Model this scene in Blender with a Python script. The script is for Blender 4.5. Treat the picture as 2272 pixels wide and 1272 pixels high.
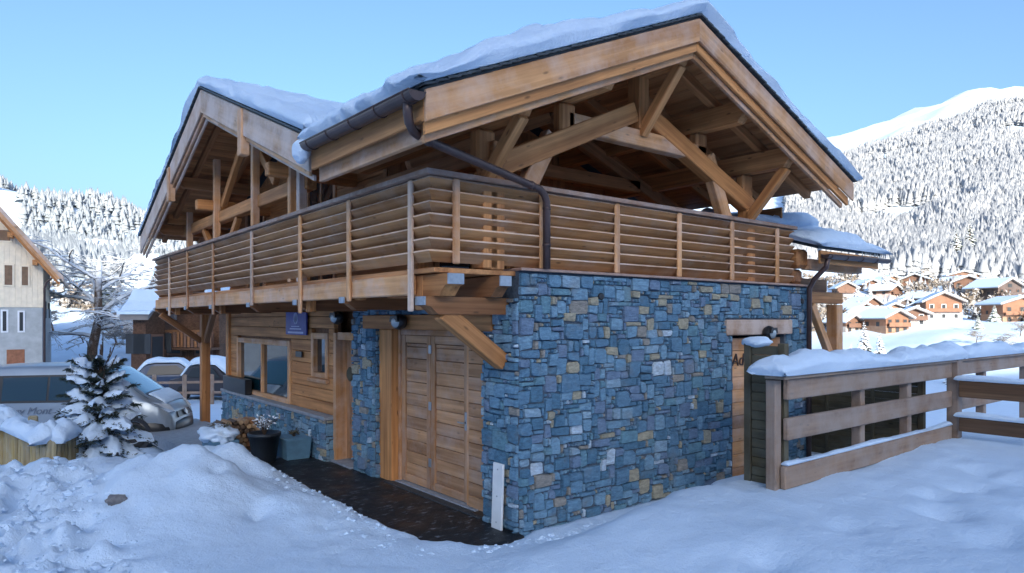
import bpy, bmesh, math, random
import numpy as np
from mathutils import Vector, Matrix, Quaternion
R = math.radians
random.seed(7)
scene = bpy.context.scene
for o in list(bpy.data.objects):
    bpy.data.objects.remove(o)

# ------------------------------------------------------------------ camera
CAM = (-4.89, -6.05, 2.44)
YAW = 38.37
cam_data = bpy.data.cameras.new('camera')
cam_data.sensor_width = 36.0
cam_data.lens = 24.04
cam_data.shift_y = 0.0317
cam_data.clip_start = 0.05
cam_data.clip_end = 9000
cam = bpy.data.objects.new('camera', cam_data)
cam.location = CAM
cam.rotation_euler = (R(90), 0, R(-YAW))
scene.collection.objects.link(cam)
scene.camera = cam
FX, FY = math.sin(R(YAW)), math.cos(R(YAW))          # view heading in world x,y
RX, RY = FY, -FX                                       # right of the view


def c2w(x, y):
    """metres right of / ahead of the place where the photographer stands -> world x, y"""
    return (CAM[0] + x * RX + y * FX, CAM[1] + x * RY + y * FY)


def w2c(u, v):
    du, dv = u - CAM[0], v - CAM[1]
    return du * RX + dv * RY, du * FX + dv * FY


# ------------------------------------------------------------------ sky and sun
SUN_EL = 17.0
SUN_OFF = 8.0        # degrees right of straight behind the photographer
sx = math.sin(R(SUN_OFF)); sy = -math.cos(R(SUN_OFF))
sun_h = (sx * RX + sy * FX, sx * RY + sy * FY)
sun_vec = Vector((sun_h[0] * math.cos(R(SUN_EL)), sun_h[1] * math.cos(R(SUN_EL)), math.sin(R(SUN_EL))))
world = bpy.data.worlds.new('World')
scene.world = world
world.use_nodes = True
wn = world.node_tree.nodes
wl = world.node_tree.links
wn.clear()
wo = wn.new('ShaderNodeOutputWorld')
wb = wn.new('ShaderNodeBackground')
sky = wn.new('ShaderNodeTexSky')
sky.sky_type = 'NISHITA'
sky.sun_disc = False
sky.sun_elevation = R(SUN_EL)
sky.sun_rotation = math.atan2(sun_vec.x, sun_vec.y)
sky.altitude = 750
sky.air_density = 1.15
sky.dust_density = 8.0
sky.ozone_density = 4.6
wb.inputs['Strength'].default_value = 0.14
wl.new(sky.outputs['Color'], wb.inputs['Color'])
wl.new(wb.outputs['Background'], wo.inputs['Surface'])
sun_data = bpy.data.lights.new('sun', 'SUN')
sun_data.energy = 3.6
sun_data.angle = R(0.5)
sun_data.color = (1.0, 0.93, 0.82)
sun = bpy.data.objects.new('sun', sun_data)
sun.rotation_euler = (-sun_vec).to_track_quat('-Z', 'Y').to_euler()
sun.location = (0, -30, 60)
scene.collection.objects.link(sun)
scene.view_settings.view_transform = 'Standard'
scene.view_settings.look = 'None'
scene.view_settings.gamma = 1.0
scene.view_settings.exposure = 1.30
scene.render.engine = 'CYCLES'
scene.cycles.max_bounces = 6
scene.cycles.diffuse_bounces = 4
scene.cycles.glossy_bounces = 3
scene.cycles.transmission_bounces = 4

# ------------------------------------------------------------------ materials
MATS = {}


def new_mat(name):
    m = bpy.data.materials.new(name)
    m.use_nodes = True
    nt = m.node_tree
    b = nt.nodes['Principled BSDF']
    MATS[name] = m
    return m, nt, b


def nd(nt, t, **kw):
    n = nt.nodes.new(t)
    for k, v in kw.items():
        setattr(n, k, v)
    return n


def ramp(nt, stops, interp='LINEAR'):
    r = nt.nodes.new('ShaderNodeValToRGB')
    cr = r.color_ramp
    cr.interpolation = interp
    while len(cr.elements) < len(stops):
        cr.elements.new(0.5)
    for e, (p, c) in zip(cr.elements, stops):
        e.position = p
        e.color = (*c, 1)
    return r


def coords(nt, scale=(1, 1, 1), kind='Object', rnd=True):
    tc = nd(nt, 'ShaderNodeTexCoord')
    mp = nd(nt, 'ShaderNodeMapping')
    mp.inputs['Scale'].default_value = scale
    nt.links.new(tc.outputs[kind], mp.inputs['Vector'])
    if rnd:
        oi = nd(nt, 'ShaderNodeObjectInfo')
        mul = nd(nt, 'ShaderNodeVectorMath', operation='SCALE')
        cmb = nd(nt, 'ShaderNodeCombineXYZ')
        for i in range(3):
            nt.links.new(oi.outputs['Random'], cmb.inputs[i])
        nt.links.new(cmb.outputs[0], mul.inputs[0])
        mul.inputs['Scale'].default_value = 37.0
        nt.links.new(mul.outputs[0], mp.inputs['Location'])
    return mp


def noise(nt, vec, scale, detail=4, rough=0.55):
    n = nd(nt, 'ShaderNodeTexNoise')
    n.inputs['Scale'].default_value = scale
    n.inputs['Detail'].default_value = detail
    n.inputs['Roughness'].default_value = rough
    if vec is not None:
        nt.links.new(vec, n.inputs['Vector'])
    return n


def bump(nt, b, height, strength=0.3, dist=0.02, normal=None):
    bp = nd(nt, 'ShaderNodeBump')
    bp.inputs['Strength'].default_value = strength
    bp.inputs['Distance'].default_value = dist
    nt.links.new(height, bp.inputs['Height'])
    if normal is not None:
        nt.links.new(normal, bp.inputs['Normal'])
    nt.links.new(bp.outputs['Normal'], b.inputs['Normal'])
    return bp


def mixc(nt, fac, a, b, blend='MIX'):
    m = nd(nt, 'ShaderNodeMix', data_type='RGBA', blend_type=blend)
    if isinstance(fac, (int, float)):
        m.inputs[0].default_value = fac
    else:
        nt.links.new(fac, m.inputs[0])
    for i, x in ((6, a), (7, b)):
        if isinstance(x, tuple):
            m.inputs[i].default_value = (*x, 1)
        else:
            nt.links.new(x, m.inputs[i])
    return m.outputs[2]


def plain(name, col, rough=0.6, metal=0.0, var=0.15, scale=6.0, bstr=0.1, spec=0.5):
    m, nt, b = new_mat(name)
    mp = coords(nt)
    n = noise(nt, mp.outputs[0], scale, 5)
    lo = tuple(c * (1 - var) for c in col)
    hi = tuple(min(1, c * (1 + var)) for c in col)
    r = ramp(nt, [(0.3, lo), (0.7, hi)])
    nt.links.new(n.outputs['Fac'], r.inputs[0])
    nt.links.new(r.outputs[0], b.inputs['Base Color'])
    b.inputs['Roughness'].default_value = rough
    b.inputs['Metallic'].default_value = metal
    b.inputs['Specular IOR Level'].default_value = spec
    if bstr:
        n2 = noise(nt, mp.outputs[0], scale * 6, 3)
        bump(nt, b, n2.outputs['Fac'], bstr, 0.01)
    return m


def wood(name, light, dark, grey=None, greyfac=0.0, rough=0.62, grain=22.0, knots=True, tint=0.25):
    """grain runs along local X of the piece"""
    m, nt, b = new_mat(name)
    mp = coords(nt, (0.9, grain, grain))
    n = noise(nt, mp.outputs[0], 1.0, 5, 0.6)
    r = ramp(nt, [(0.28, dark), (0.52, tuple((a + c) / 2 for a, c in zip(light, dark))), (0.72, light)])
    nt.links.new(n.outputs['Fac'], r.inputs[0])
    col = r.outputs[0]
    mp2 = coords(nt, (1, 1, 1))
    n2 = noise(nt, mp2.outputs[0], 1.3, 3)
    r2 = ramp(nt, [(0.35, tuple(1 - tint for _ in range(3))), (0.7, (1.0, 1.0, 1.0))])
    nt.links.new(n2.outputs['Fac'], r2.inputs[0])
    col = mixc(nt, 1.0, col, r2.outputs[0], 'MULTIPLY')
    oi = nd(nt, 'ShaderNodeObjectInfo')
    mps = coords(nt, (0.35, 9.0, 9.0))
    ns_ = noise(nt, mps.outputs[0], 1.0, 3, 0.5)
    rs_ = ramp(nt, [(0.36, (0.70, 0.64, 0.60)), (0.58, (1.0, 1.0, 1.0))])
    nt.links.new(ns_.outputs['Fac'], rs_.inputs[0])
    col = mixc(nt, 1.0, col, rs_.outputs[0], 'MULTIPLY')
    r3 = ramp(nt, [(0.0, (0.74, 0.70, 0.68)), (0.5, (1.0, 0.97, 0.92)), (1.0, (0.92, 0.84, 0.74))])
    nt.links.new(oi.outputs['Random'], r3.inputs[0])
    col = mixc(nt, 1.0, col, r3.outputs[0], 'MULTIPLY')
    if knots:
        mp3 = coords(nt, (1.6, 5.0, 5.0))
        vo = nd(nt, 'ShaderNodeTexVoronoi')
        vo.inputs['Scale'].default_value = 1.5
        nt.links.new(mp3.outputs[0], vo.inputs['Vector'])
        rk = ramp(nt, [(0.05, (1, 1, 1)), (0.13, (0, 0, 0))])
        nt.links.new(vo.outputs['Distance'], rk.inputs[0])
        col = mixc(nt, rk.outputs[0], col, tuple(c * 0.45 for c in dark))
    if grey:
        n4 = noise(nt, mp2.outputs[0], 2.2, 6, 0.65)
        rg = ramp(nt, [(0.5 - greyfac * 0.4, (0, 0, 0)), (0.78 - greyfac * 0.3, (1, 1, 1))])
        nt.links.new(n4.outputs['Fac'], rg.inputs[0])
        gm = nd(nt, 'ShaderNodeMath', operation='MULTIPLY')
        gm.inputs[1].default_value = min(1.0, 0.45 + greyfac * 0.5)
        nt.links.new(rg.outputs[0], gm.inputs[0])
        col = mixc(nt, gm.outputs[0], col, grey)
    nt.links.new(col, b.inputs['Base Color'])
    b.inputs['Roughness'].default_value = rough
    b.inputs['Specular IOR Level'].default_value = 0.3
    bump(nt, b, n.outputs['Fac'], 0.25, 0.004)
    return m


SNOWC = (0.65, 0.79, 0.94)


def snow_mat(name, s1=3.0, s2=22.0, st=0.5, dirt=0.0):
    m, nt, b = new_mat(name)
    tc = nd(nt, 'ShaderNodeTexCoord')
    n1 = noise(nt, tc.outputs['Object'], s1, 6, 0.6)
    n2 = noise(nt, tc.outputs['Object'], s2, 5, 0.65)
    add = nd(nt, 'ShaderNodeMath', operation='MULTIPLY_ADD')
    nt.links.new(n2.outputs['Fac'], add.inputs[0])
    add.inputs[1].default_value = 0.35
    nt.links.new(n1.outputs['Fac'], add.inputs[2])
    n5 = noise(nt, tc.outputs['Object'], s2 * 4, 3, 0.7)
    ad5 = nd(nt, 'ShaderNodeMath', operation='MULTIPLY_ADD')
    nt.links.new(n5.outputs['Fac'], ad5.inputs[0]); ad5.inputs[1].default_value = 0.12
    nt.links.new(add.outputs[0], ad5.inputs[2])
    bump(nt, b, ad5.outputs[0], st, 0.06)
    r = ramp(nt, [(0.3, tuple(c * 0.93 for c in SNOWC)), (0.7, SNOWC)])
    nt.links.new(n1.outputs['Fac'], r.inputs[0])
    col = r.outputs[0]
    if dirt:
        n3 = noise(nt, tc.outputs['Object'], 1.7, 8, 0.7)
        rd = ramp(nt, [(0.66, (0, 0, 0)), (0.8, (dirt, dirt, dirt))])
        nt.links.new(n3.outputs['Fac'], rd.inputs[0])
        col = mixc(nt, rd.outputs[0], col, (0.36, 0.34, 0.33))
    nt.links.new(col, b.inputs['Base Color'])
    b.inputs['Roughness'].default_value = 0.55
    b.inputs['Specular IOR Level'].default_value = 0.25
    return m


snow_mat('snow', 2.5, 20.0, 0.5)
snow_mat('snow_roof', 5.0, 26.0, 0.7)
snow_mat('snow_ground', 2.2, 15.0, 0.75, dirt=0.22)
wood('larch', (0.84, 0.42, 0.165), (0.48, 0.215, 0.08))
wood('larch_pale', (0.92, 0.53, 0.26), (0.64, 0.33, 0.145), grey=(0.66, 0.53, 0.46), greyfac=0.2)
wood('larch_grey', (0.74, 0.50, 0.32), (0.46, 0.28, 0.16), grey=(0.68, 0.57, 0.51), greyfac=0.6)
wood('larch_slat', (0.72, 0.375, 0.16), (0.46, 0.225, 0.09), grey=(0.46, 0.34, 0.25), greyfac=0.1)
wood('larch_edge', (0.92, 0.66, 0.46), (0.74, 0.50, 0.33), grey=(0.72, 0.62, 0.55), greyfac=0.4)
wood('rail_brown', (0.50, 0.31, 0.20), (0.34, 0.20, 0.13), grey=(0.44, 0.37, 0.34), greyfac=0.4)
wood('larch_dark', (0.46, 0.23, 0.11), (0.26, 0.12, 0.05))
wood('larch_soffit', (0.76, 0.39, 0.17), (0.50, 0.24, 0.10))
wood('door_wood', (0.78, 0.46, 0.26), (0.50, 0.28, 0.145), grey=(0.50, 0.42, 0.38), greyfac=0.1, knots=True)
wood('fence_wood', (0.48, 0.32, 0.205), (0.27, 0.165, 0.105), grey=(0.36, 0.30, 0.26), greyfac=0.55)
wood('fence_dark', (0.24, 0.15, 0.09), (0.13, 0.08, 0.05))
wood('screen_wood', (0.15, 0.12, 0.065), (0.08, 0.065, 0.035), grey=(0.13, 0.13, 0.10), greyfac=0.4)
wood('palisade', (0.55, 0.44, 0.20), (0.34, 0.25, 0.10), grey=(0.40, 0.38, 0.30), greyfac=0.4)
wood('barn_wood', (0.20, 0.11, 0.07), (0.09, 0.05, 0.03))
wood('bark', (0.20, 0.14, 0.10), (0.08, 0.055, 0.04), knots=False)
wood('end_grain', (0.62, 0.44, 0.28), (0.40, 0.26, 0.15), grain=4)
plain('timber_end', (0.30, 0.36, 0.42), 0.6, var=0.2, scale=14)
plain('mortar', (0.075, 0.10, 0.13), 0.9, var=0.3, scale=30, bstr=0.5)
plain('slate', (0.045, 0.055, 0.060), 0.55, var=0.4, scale=12, bstr=0.3)
plain('gutter_metal', (0.085, 0.055, 0.050), 0.38, metal=0.35, var=0.2, scale=5)
plain('copper_trim', (0.42, 0.27, 0.21), 0.45, metal=0.25, var=0.2)
plain('black_plastic', (0.015, 0.016, 0.018), 0.35, var=0.1)
plain('black_metal', (0.012, 0.012, 0.013), 0.4, var=0.1)
plain('white_paint', (0.72, 0.74, 0.74), 0.55, var=0.06, scale=4)
plain('threshold', (0.26, 0.28, 0.31), 0.6, var=0.2, scale=10, bstr=0.3)
plain('dark_stone', (0.035, 0.04, 0.045), 0.7, var=0.4, scale=18, bstr=0.5)
plain('plaster', (0.42, 0.44, 0.44), 0.9, var=0.15, scale=2.5, bstr=0.3)
plain('white_plaster', (0.74, 0.71, 0.66), 0.9, var=0.06, scale=2.0)
plain('pot_black', (0.018, 0.024, 0.032), 0.45, var=0.2)
plain('box_blue', (0.10, 0.21, 0.30), 0.55, var=0.2, scale=5)
plain('sign_blue', (0.035, 0.05, 0.26), 0.45, var=0.2, scale=8)
plain('sign_pale', (0.38, 0.42, 0.62), 0.5, var=0.1)
plain('letter_brown', (0.05, 0.03, 0.025), 0.6, var=0.2)
plain('van_silver', (0.29, 0.335, 0.38), 0.30, metal=0.45, var=0.05, scale=3, bstr=0)
plain('rubber', (0.012, 0.012, 0.013), 0.75, var=0.2)
plain('rim', (0.38, 0.40, 0.42), 0.35, metal=0.6, var=0.1)
plain('headlamp', (0.55, 0.60, 0.65), 0.12, metal=0.2, var=0.1)
plain('van_letter', (0.13, 0.16, 0.21), 0.5, var=0.1)
plain('cream_board', (0.86, 0.74, 0.56), 0.75, var=0.10, scale=3)
plain('brown_shutter', (0.20, 0.12, 0.07), 0.7, var=0.2)
plain('white_frame', (0.76, 0.78, 0.80), 0.5, var=0.05)
plain('red_brown', (0.30, 0.12, 0.06), 0.7, var=0.25)
plain('car_blue', (0.025, 0.045, 0.09), 0.3, metal=0.2, var=0.1, bstr=0)
plain('car_red', (0.035, 0.03, 0.035), 0.35, var=0.1, bstr=0)
plain('grey_roof', (0.20, 0.21, 0.24), 0.8, var=0.2)
plain('tarpaulin', (0.03, 0.09, 0.14), 0.5, var=0.3)
plain('dirt_rock', (0.20, 0.19, 0.19), 0.9, var=0.4, scale=12, bstr=0.6)
plain('leaf_dry', (0.10, 0.09, 0.06), 0.8, var=0.4)
for nm, c in (('v_orange', (0.26, 0.125, 0.07)), ('v_honey', (0.32, 0.19, 0.12)), ('v_brown', (0.17, 0.09, 0.058)),
              ('v_dark', (0.11, 0.08, 0.07)), ('v_pink', (0.62, 0.44, 0.38)), ('v_white', (0.56, 0.49, 0.44)),
              ('v_stone', (0.42, 0.37, 0.32)), ('v_glass', (0.03, 0.035, 0.04)), ('v_verge', (0.20, 0.18, 0.17))):
    plain(nm, c, 0.7, var=0.18, scale=0.8, bstr=0)


def glass(name, col, rough=0.04):
    m, nt, b = new_mat(name)
    b.inputs['Base Color'].default_value = (*col, 1)
    b.inputs['Roughness'].default_value = rough
    b.inputs['Specular IOR Level'].default_value = 0.9
    b.inputs['Coat Weight'].default_value = 0.6
    b.inputs['Coat Roughness'].default_value = 0.03
    mp = coords(nt)
    n = noise(nt, mp.outputs[0], 1.2, 2)
    bump(nt, b, n.outputs['Fac'], 0.04, 0.02)
    return m


glass('glass_dark', (0.015, 0.025, 0.03))
glass('glass_teal', (0.004, 0.022, 0.03), 0.05)
glass('windscreen', (0.10, 0.26, 0.36), 0.12)
glass('lens', (0.35, 0.42, 0.46), 0.15)

# stone: colour of every stone comes from the value stored on its own faces
m, nt, b = new_mat('stone')
at = nd(nt, 'ShaderNodeAttribute', attribute_name='rnd')
r = ramp(nt, [(0.0, (0.085, 0.195, 0.29)), (0.17, (0.15, 0.29, 0.41)), (0.33, (0.115, 0.235, 0.345)),
              (0.49, (0.19, 0.335, 0.45)), (0.62, (0.16, 0.24, 0.35)), (0.74, (0.135, 0.275, 0.35)), (0.82, (0.26, 0.39, 0.49)),
              (0.855, (0.30, 0.28, 0.245)), (0.91, (0.40, 0.36, 0.26)), (0.978, (0.52, 0.63, 0.72))], 'CONSTANT')
nt.links.new(at.outputs['Fac'], r.inputs[0])
tc = nd(nt, 'ShaderNodeTexCoord')
mp = nd(nt, 'ShaderNodeMapping')
mp.inputs['Scale'].default_value = (1, 1, 2.6)
nt.links.new(tc.outputs['Object'], mp.inputs['Vector'])
n1 = noise(nt, mp.outputs[0], 13, 8, 0.72)
r1 = ramp(nt, [(0.28, (0.50, 0.52, 0.54)), (0.52, (0.98, 0.98, 0.98)), (0.74, (1.5, 1.45, 1.38))])
nt.links.new(n1.outputs['Fac'], r1.inputs[0])
c = mixc(nt, 1.0, r.outputs[0], r1.outputs[0], 'MULTIPLY')
n3 = noise(nt, tc.outputs['Object'], 3.1, 3)
r3 = ramp(nt, [(0.55, (0, 0, 0)), (0.75, (0.35, 0.35, 0.35))])
nt.links.new(n3.outputs['Fac'], r3.inputs[0])
c = mixc(nt, r3.outputs[0], c, (0.26, 0.22, 0.16))
nt.links.new(c, b.inputs['Base Color'])
b.inputs['Roughness'].default_value = 0.75
n2 = noise(nt, mp.outputs[0], 28, 5, 0.7)
bump(nt, b, n2.outputs['Fac'], 1.0, 0.02)

# wet asphalt with grit and traces of snow
m, nt, b = new_mat('asphalt')
tc = nd(nt, 'ShaderNodeTexCoord')
n1 = noise(nt, tc.outputs['Object'], 60, 3, 0.7)
n2 = noise(nt, tc.outputs['Object'], 1.4, 4)
r1 = ramp(nt, [(0.3, (0.0025, 0.0032, 0.0045)), (0.7, (0.008, 0.010, 0.013))])
nt.links.new(n1.outputs['Fac'], r1.inputs[0])
mp = nd(nt, 'ShaderNodeMapping'); mp.inputs['Scale'].default_value = (1.0, 3.2, 1.0)
nt.links.new(tc.outputs['Object'], mp.inputs['Vector'])
n3 = noise(nt, mp.outputs[0], 5.5, 8, 0.75)
r3 = ramp(nt, [(0.57, (0, 0, 0)), (0.64, (0.7, 0.7, 0.7))])
nt.links.new(n3.outputs['Fac'], r3.inputs[0])
c = mixc(nt, r3.outputs[0], r1.outputs[0], (0.30, 0.34, 0.40))
nt.links.new(c, b.inputs['Base Color'])
rr = ramp(nt, [(0.35, (0.35, 0.35, 0.35)), (0.65, (0.75, 0.75, 0.75))])
nt.links.new(n2.outputs['Fac'], rr.inputs[0])
nt.links.new(rr.outputs[0], b.inputs['Roughness'])
bump(nt, b, n1.outputs['Fac'], 0.5, 0.01)


def snowy(name, under_lo, under_hi, lo=0.05, hi=0.4, nscale=3.0, amount=0.5, top=(0.82, 0.86, 0.90)):
    """a surface with snow lying on whatever faces up"""
    m, nt, b = new_mat(name)
    g = nd(nt, 'ShaderNodeNewGeometry')
    sep = nd(nt, 'ShaderNodeSeparateXYZ')
    nt.links.new(g.outputs['Normal'], sep.inputs[0])
    tc = nd(nt, 'ShaderNodeTexCoord')
    n = noise(nt, tc.outputs['Object'], nscale, 4, 0.6)
    ad = nd(nt, 'ShaderNodeMath', operation='MULTIPLY_ADD')
    nt.links.new(n.outputs['Fac'], ad.inputs[0])
    ad.inputs[1].default_value = amount
    nt.links.new(sep.outputs['Z'], ad.inputs[2])
    rp = nd(nt, 'ShaderNodeMapRange')
    rp.inputs['From Min'].default_value = lo + amount * 0.5
    rp.inputs['From Max'].default_value = hi + amount * 0.5
    nt.links.new(ad.outputs[0], rp.inputs['Value'])
    r = ramp(nt, [(0.3, under_lo), (0.7, under_hi)])
    n2 = noise(nt, tc.outputs['Object'], nscale * 4, 3)
    nt.links.new(n2.outputs['Fac'], r.inputs[0])
    c = mixc(nt, rp.outputs[0], r.outputs[0], top)
    nt.links.new(c, b.inputs['Base Color'])
    b.inputs['Roughness'].default_value = 0.75
    b.inputs['Specular IOR Level'].default_value = 0.2
    return m


snowy('snowy_bark', (0.07, 0.05, 0.035), (0.16, 0.12, 0.09), -0.75, -0.15, 3.0, 0.9)
snowy('trunk_bark', (0.06, 0.04, 0.03), (0.17, 0.115, 0.08), 0.15, 0.6, 3.0, 0.7)
snowy('snowy_conifer', (0.030, 0.045, 0.030), (0.075, 0.085, 0.060), 0.10, 0.55, 0.35, 0.9)
snowy('forest_right', (0.21, 0.22, 0.23), (0.34, 0.355, 0.37), -0.1, 0.9, 0.08, 1.1, (0.40, 0.42, 0.44))  # distance haze put into the colour: dark parts lifted to lower contrast
snowy('forest_left', (0.12, 0.15, 0.18), (0.22, 0.25, 0.28), 0.0, 0.95, 0.10, 1.1, (0.36, 0.40, 0.43))  # haze in the colour here too: undersides lifted and bluish
snowy('green_conifer', (0.035, 0.060, 0.015), (0.13, 0.15, 0.035), 0.45, 0.9, 1.2, 0.8)
snowy('bush', (0.12, 0.095, 0.07), (0.27, 0.22, 0.17), -0.1, 0.6, 1.5, 0.9, (0.45, 0.44, 0.43))
plain('needles', (0.018, 0.030, 0.020), 0.7, var=0.4, scale=8, bstr=0)

# ------------------------------------------------------------------ helpers
COL = scene.collection
W = {}
I4 = Matrix.Identity(4)
MESHES = {}


def mk(name, me, M=None, mat=None, parent=None):
    M = I4 if M is None else M
    ob = bpy.data.objects.new(name, me)
    COL.objects.link(ob)
    if mat and me is not None and len(me.materials) == 0:
        me.materials.append(MATS[mat])
    if parent is not None:
        ob.parent = parent
        ob.matrix_parent_inverse = W[parent.name].inverted()
    ob.matrix_basis = M
    W[ob.name] = M.copy()
    return ob


def tag(o, label=None, cat=None, group=None, kind=None):
    if label: o['label'] = label
    if cat: o['category'] = cat
    if group: o['group'] = group
    if kind: o['kind'] = kind
    return o


def thing(name, loc, label, cat, group=None):
    o = mk(name, None, Matrix.Translation(loc))
    o.empty_display_size = 0.2
    return tag(o, label, cat, group)


def shade(me, on=True):
    me.polygons.foreach_set('use_smooth', [on] * len(me.polygons))
    return me


def pymesh(name, verts, faces, smooth=False):
    me = bpy.data.meshes.new(name)
    me.from_pydata(verts, [], faces)
    me.update()
    if smooth: shade(me)
    return me


def npmesh(name, V, F, smooth=False):
    """V (n,3) array, F (m,3|4) array"""
    me = bpy.data.meshes.new(name)
    V = np.ascontiguousarray(V, dtype=np.float32)
    F = np.ascontiguousarray(F, dtype=np.int32)
    k = F.shape[1]
    me.vertices.add(len(V)); me.vertices.foreach_set('co', V.ravel())
    me.loops.add(F.size); me.loops.foreach_set('vertex_index', F.ravel())
    me.polygons.add(len(F))
    me.polygons.foreach_set('loop_start', np.arange(0, F.size, k, dtype=np.int32))
    me.polygons.foreach_set('loop_total', np.full(len(F), k, dtype=np.int32))
    me.update(calc_edges=True)
    me.validate()
    if smooth: shade(me)
    return me


def box_mesh(L, wd, ht, bev, mat):
    key = ('box', round(L, 3), round(wd, 3), round(ht, 3), round(bev, 4), mat)
    if key in MESHES: return MESHES[key]
    bm = bmesh.new()
    bmesh.ops.create_cube(bm, size=1.0)
    for v in bm.verts:
        v.co = Vector(((v.co.x + 0.5) * L, v.co.y * wd, v.co.z * ht))
    if bev > 0:
        bmesh.ops.bevel(bm, geom=bm.edges[:], offset=min(bev, 0.3 * min(L, wd, ht)), segments=1, affect='EDGES')
    me = bpy.data.meshes.new('piece')
    bm.to_mesh(me); bm.free()
    me.materials.append(MATS[mat])
    MESHES[key] = me
    return me


def frame(p0, p1, up=(0, 0, 1)):
    p0 = Vector(p0); x = (Vector(p1) - p0); L = x.length; x.normalize()
    up = Vector(up)
    if abs(x.dot(up)) > 0.98: up = Vector((0, 1, 0))
    y = up.cross(x).normalized(); z = x.cross(y)
    M = Matrix(((x.x, y.x, z.x, p0.x), (x.y, y.y, z.y, p0.y), (x.z, y.z, z.z, p0.z), (0, 0, 0, 1)))
    return M, L


def beam(name, p0, p1, wd, ht, mat, parent=None, bev=0.008, up=(0, 0, 1)):
    M, L = frame(p0, p1, up)
    return mk(name, box_mesh(L, wd, ht, bev, mat), M, None, parent)


def box(name, x, y, z, mat, parent=None, bev=0.005):
    """axis aligned box given by its three ranges; the grain follows the longest side"""
    d = (x[1] - x[0], y[1] - y[0], z[1] - z[0])
    c = ((x[0] + x[1]) / 2, (y[0] + y[1]) / 2, (z[0] + z[1]) / 2)
    k = max(range(3), key=lambda i: d[i])
    if k == 0: return beam(name, (x[0], c[1], c[2]), (x[1], c[1], c[2]), d[1], d[2], mat, parent, bev)
    if k == 1: return beam(name, (c[0], y[0], c[2]), (c[0], y[1], c[2]), d[0], d[2], mat, parent, bev)
    return beam(name, (c[0], c[1], z[0]), (c[0], c[1], z[1]), d[0], d[1], mat, parent, bev)


def tube_mesh(pts, rad, seg=8, cap=True):
    pts = [Vector(p) for p in pts]
    n = len(pts)
    if not hasattr(rad, '__len__'): rad = [rad] * n
    verts, faces = [], []
    prev = None
    for i, p in enumerate(pts):
        t = (pts[min(i + 1, n - 1)] - pts[max(i - 1, 0)]).normalized()
        a = prev if prev is not None else (Vector((0, 0, 1)) if abs(t.z) < 0.9 else Vector((1, 0, 0)))
        x = (a - t * a.dot(t)).normalized(); y = t.cross(x); prev = x
        for k in range(seg):
            q = 2 * math.pi * k / seg
            verts.append(p + (x * math.cos(q) + y * math.sin(q)) * rad[i])
    for i in range(n - 1):
        for k in range(seg):
            a = i * seg + k; b2 = i * seg + (k + 1) % seg
            faces.append((a, b2, b2 + seg, a + seg))
    if cap:
        faces.append(tuple(range(seg))[::-1]); faces.append(tuple(range((n - 1) * seg, n * seg)))
    return verts, faces


def tube(name, pts, rad, mat, parent=None, seg=10, smooth=True):
    v, f = tube_mesh(pts, rad, seg)
    return mk(name, pymesh(name, v, f, smooth), None, mat, parent)


def prism(name, poly, off, mat, parent=None, M=None):
    """closed polygon (list of 3d points) pushed along the vector off"""
    n = len(poly); off = Vector(off)
    v = [Vector(p) for p in poly] + [Vector(p) + off for p in poly]
    f = [tuple(range(n))[::-1], tuple(range(n, 2 * n))] + [(i, (i + 1) % n, n + (i + 1) % n, n + i) for i in range(n)]
    me = pymesh(name, v, f)
    bm = bmesh.new(); bm.from_mesh(me); bmesh.ops.recalc_face_normals(bm, faces=bm.faces[:]); bm.to_mesh(me); bm.free()
    return mk(name, me, M, mat, parent)


def lathe(name, prof, mat, parent=None, M=None, seg=20, smooth=True):
    v, f = [], []
    for (r_, z_) in prof:
        for k in range(seg):
            a = 2 * math.pi * k / seg
            v.append((r_ * math.cos(a), r_ * math.sin(a), z_))
    for i in range(len(prof) - 1):
        for k in range(seg):
            a = i * seg + k; b2 = i * seg + (k + 1) % seg
            f.append((a, b2, b2 + seg, a + seg))
    f.append(tuple(range(seg))[::-1]); f.append(tuple(range((len(prof) - 1) * seg, len(prof) * seg)))
    return mk(name, pymesh(name, v, f, smooth), M, mat, parent)


def text_mesh(s, size, shear=0.0, extrude=0.004):
    cu = bpy.data.curves.new('lettering', 'FONT')
    cu.body = s; cu.size = size; cu.shear = shear; cu.extrude = extrude
    ob = bpy.data.objects.new('lettering_tmp', cu)
    COL.objects.link(ob)
    bpy.context.view_layer.update()
    me = bpy.data.meshes.new_from_object(ob.evaluated_get(bpy.context.evaluated_depsgraph_get()))
    bpy.data.objects.remove(ob); bpy.data.curves.remove(cu)
    me.materials.clear()
    return me


def h2(ix, iy, seed):
    a = np.sin(ix * 127.1 + iy * 311.7 + seed * 74.7) * 43758.5453
    return a - np.floor(a)


def vnoise(x, y, seed=0):
    x = np.asarray(x, dtype=np.float64); y = np.asarray(y, dtype=np.float64)
    ix = np.floor(x); iy = np.floor(y); fx = x - ix; fy = y - iy
    fx = fx * fx * fx * (fx * (fx * 6 - 15) + 10); fy = fy * fy * fy * (fy * (fy * 6 - 15) + 10)
    a = h2(ix, iy, seed); b_ = h2(ix + 1, iy, seed); c_ = h2(ix, iy + 1, seed); d_ = h2(ix + 1, iy + 1, seed)
    return (a * (1 - fx) + b_ * fx) * (1 - fy) + (c_ * (1 - fx) + d_ * fx) * fy - 0.5


def fbm(x, y, seed=0, oct=4, gain=0.5):
    s = 0; a = 1.0
    for k in range(oct):
        s = s + a * vnoise(x * 2 ** k, y * 2 ** k, seed + k * 13)
        a *= gain
    return s


def sst(a, b_, x):
    t = np.clip((x - a) / (b_ - a), 0, 1)
    return t * t * (3 - 2 * t)


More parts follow.
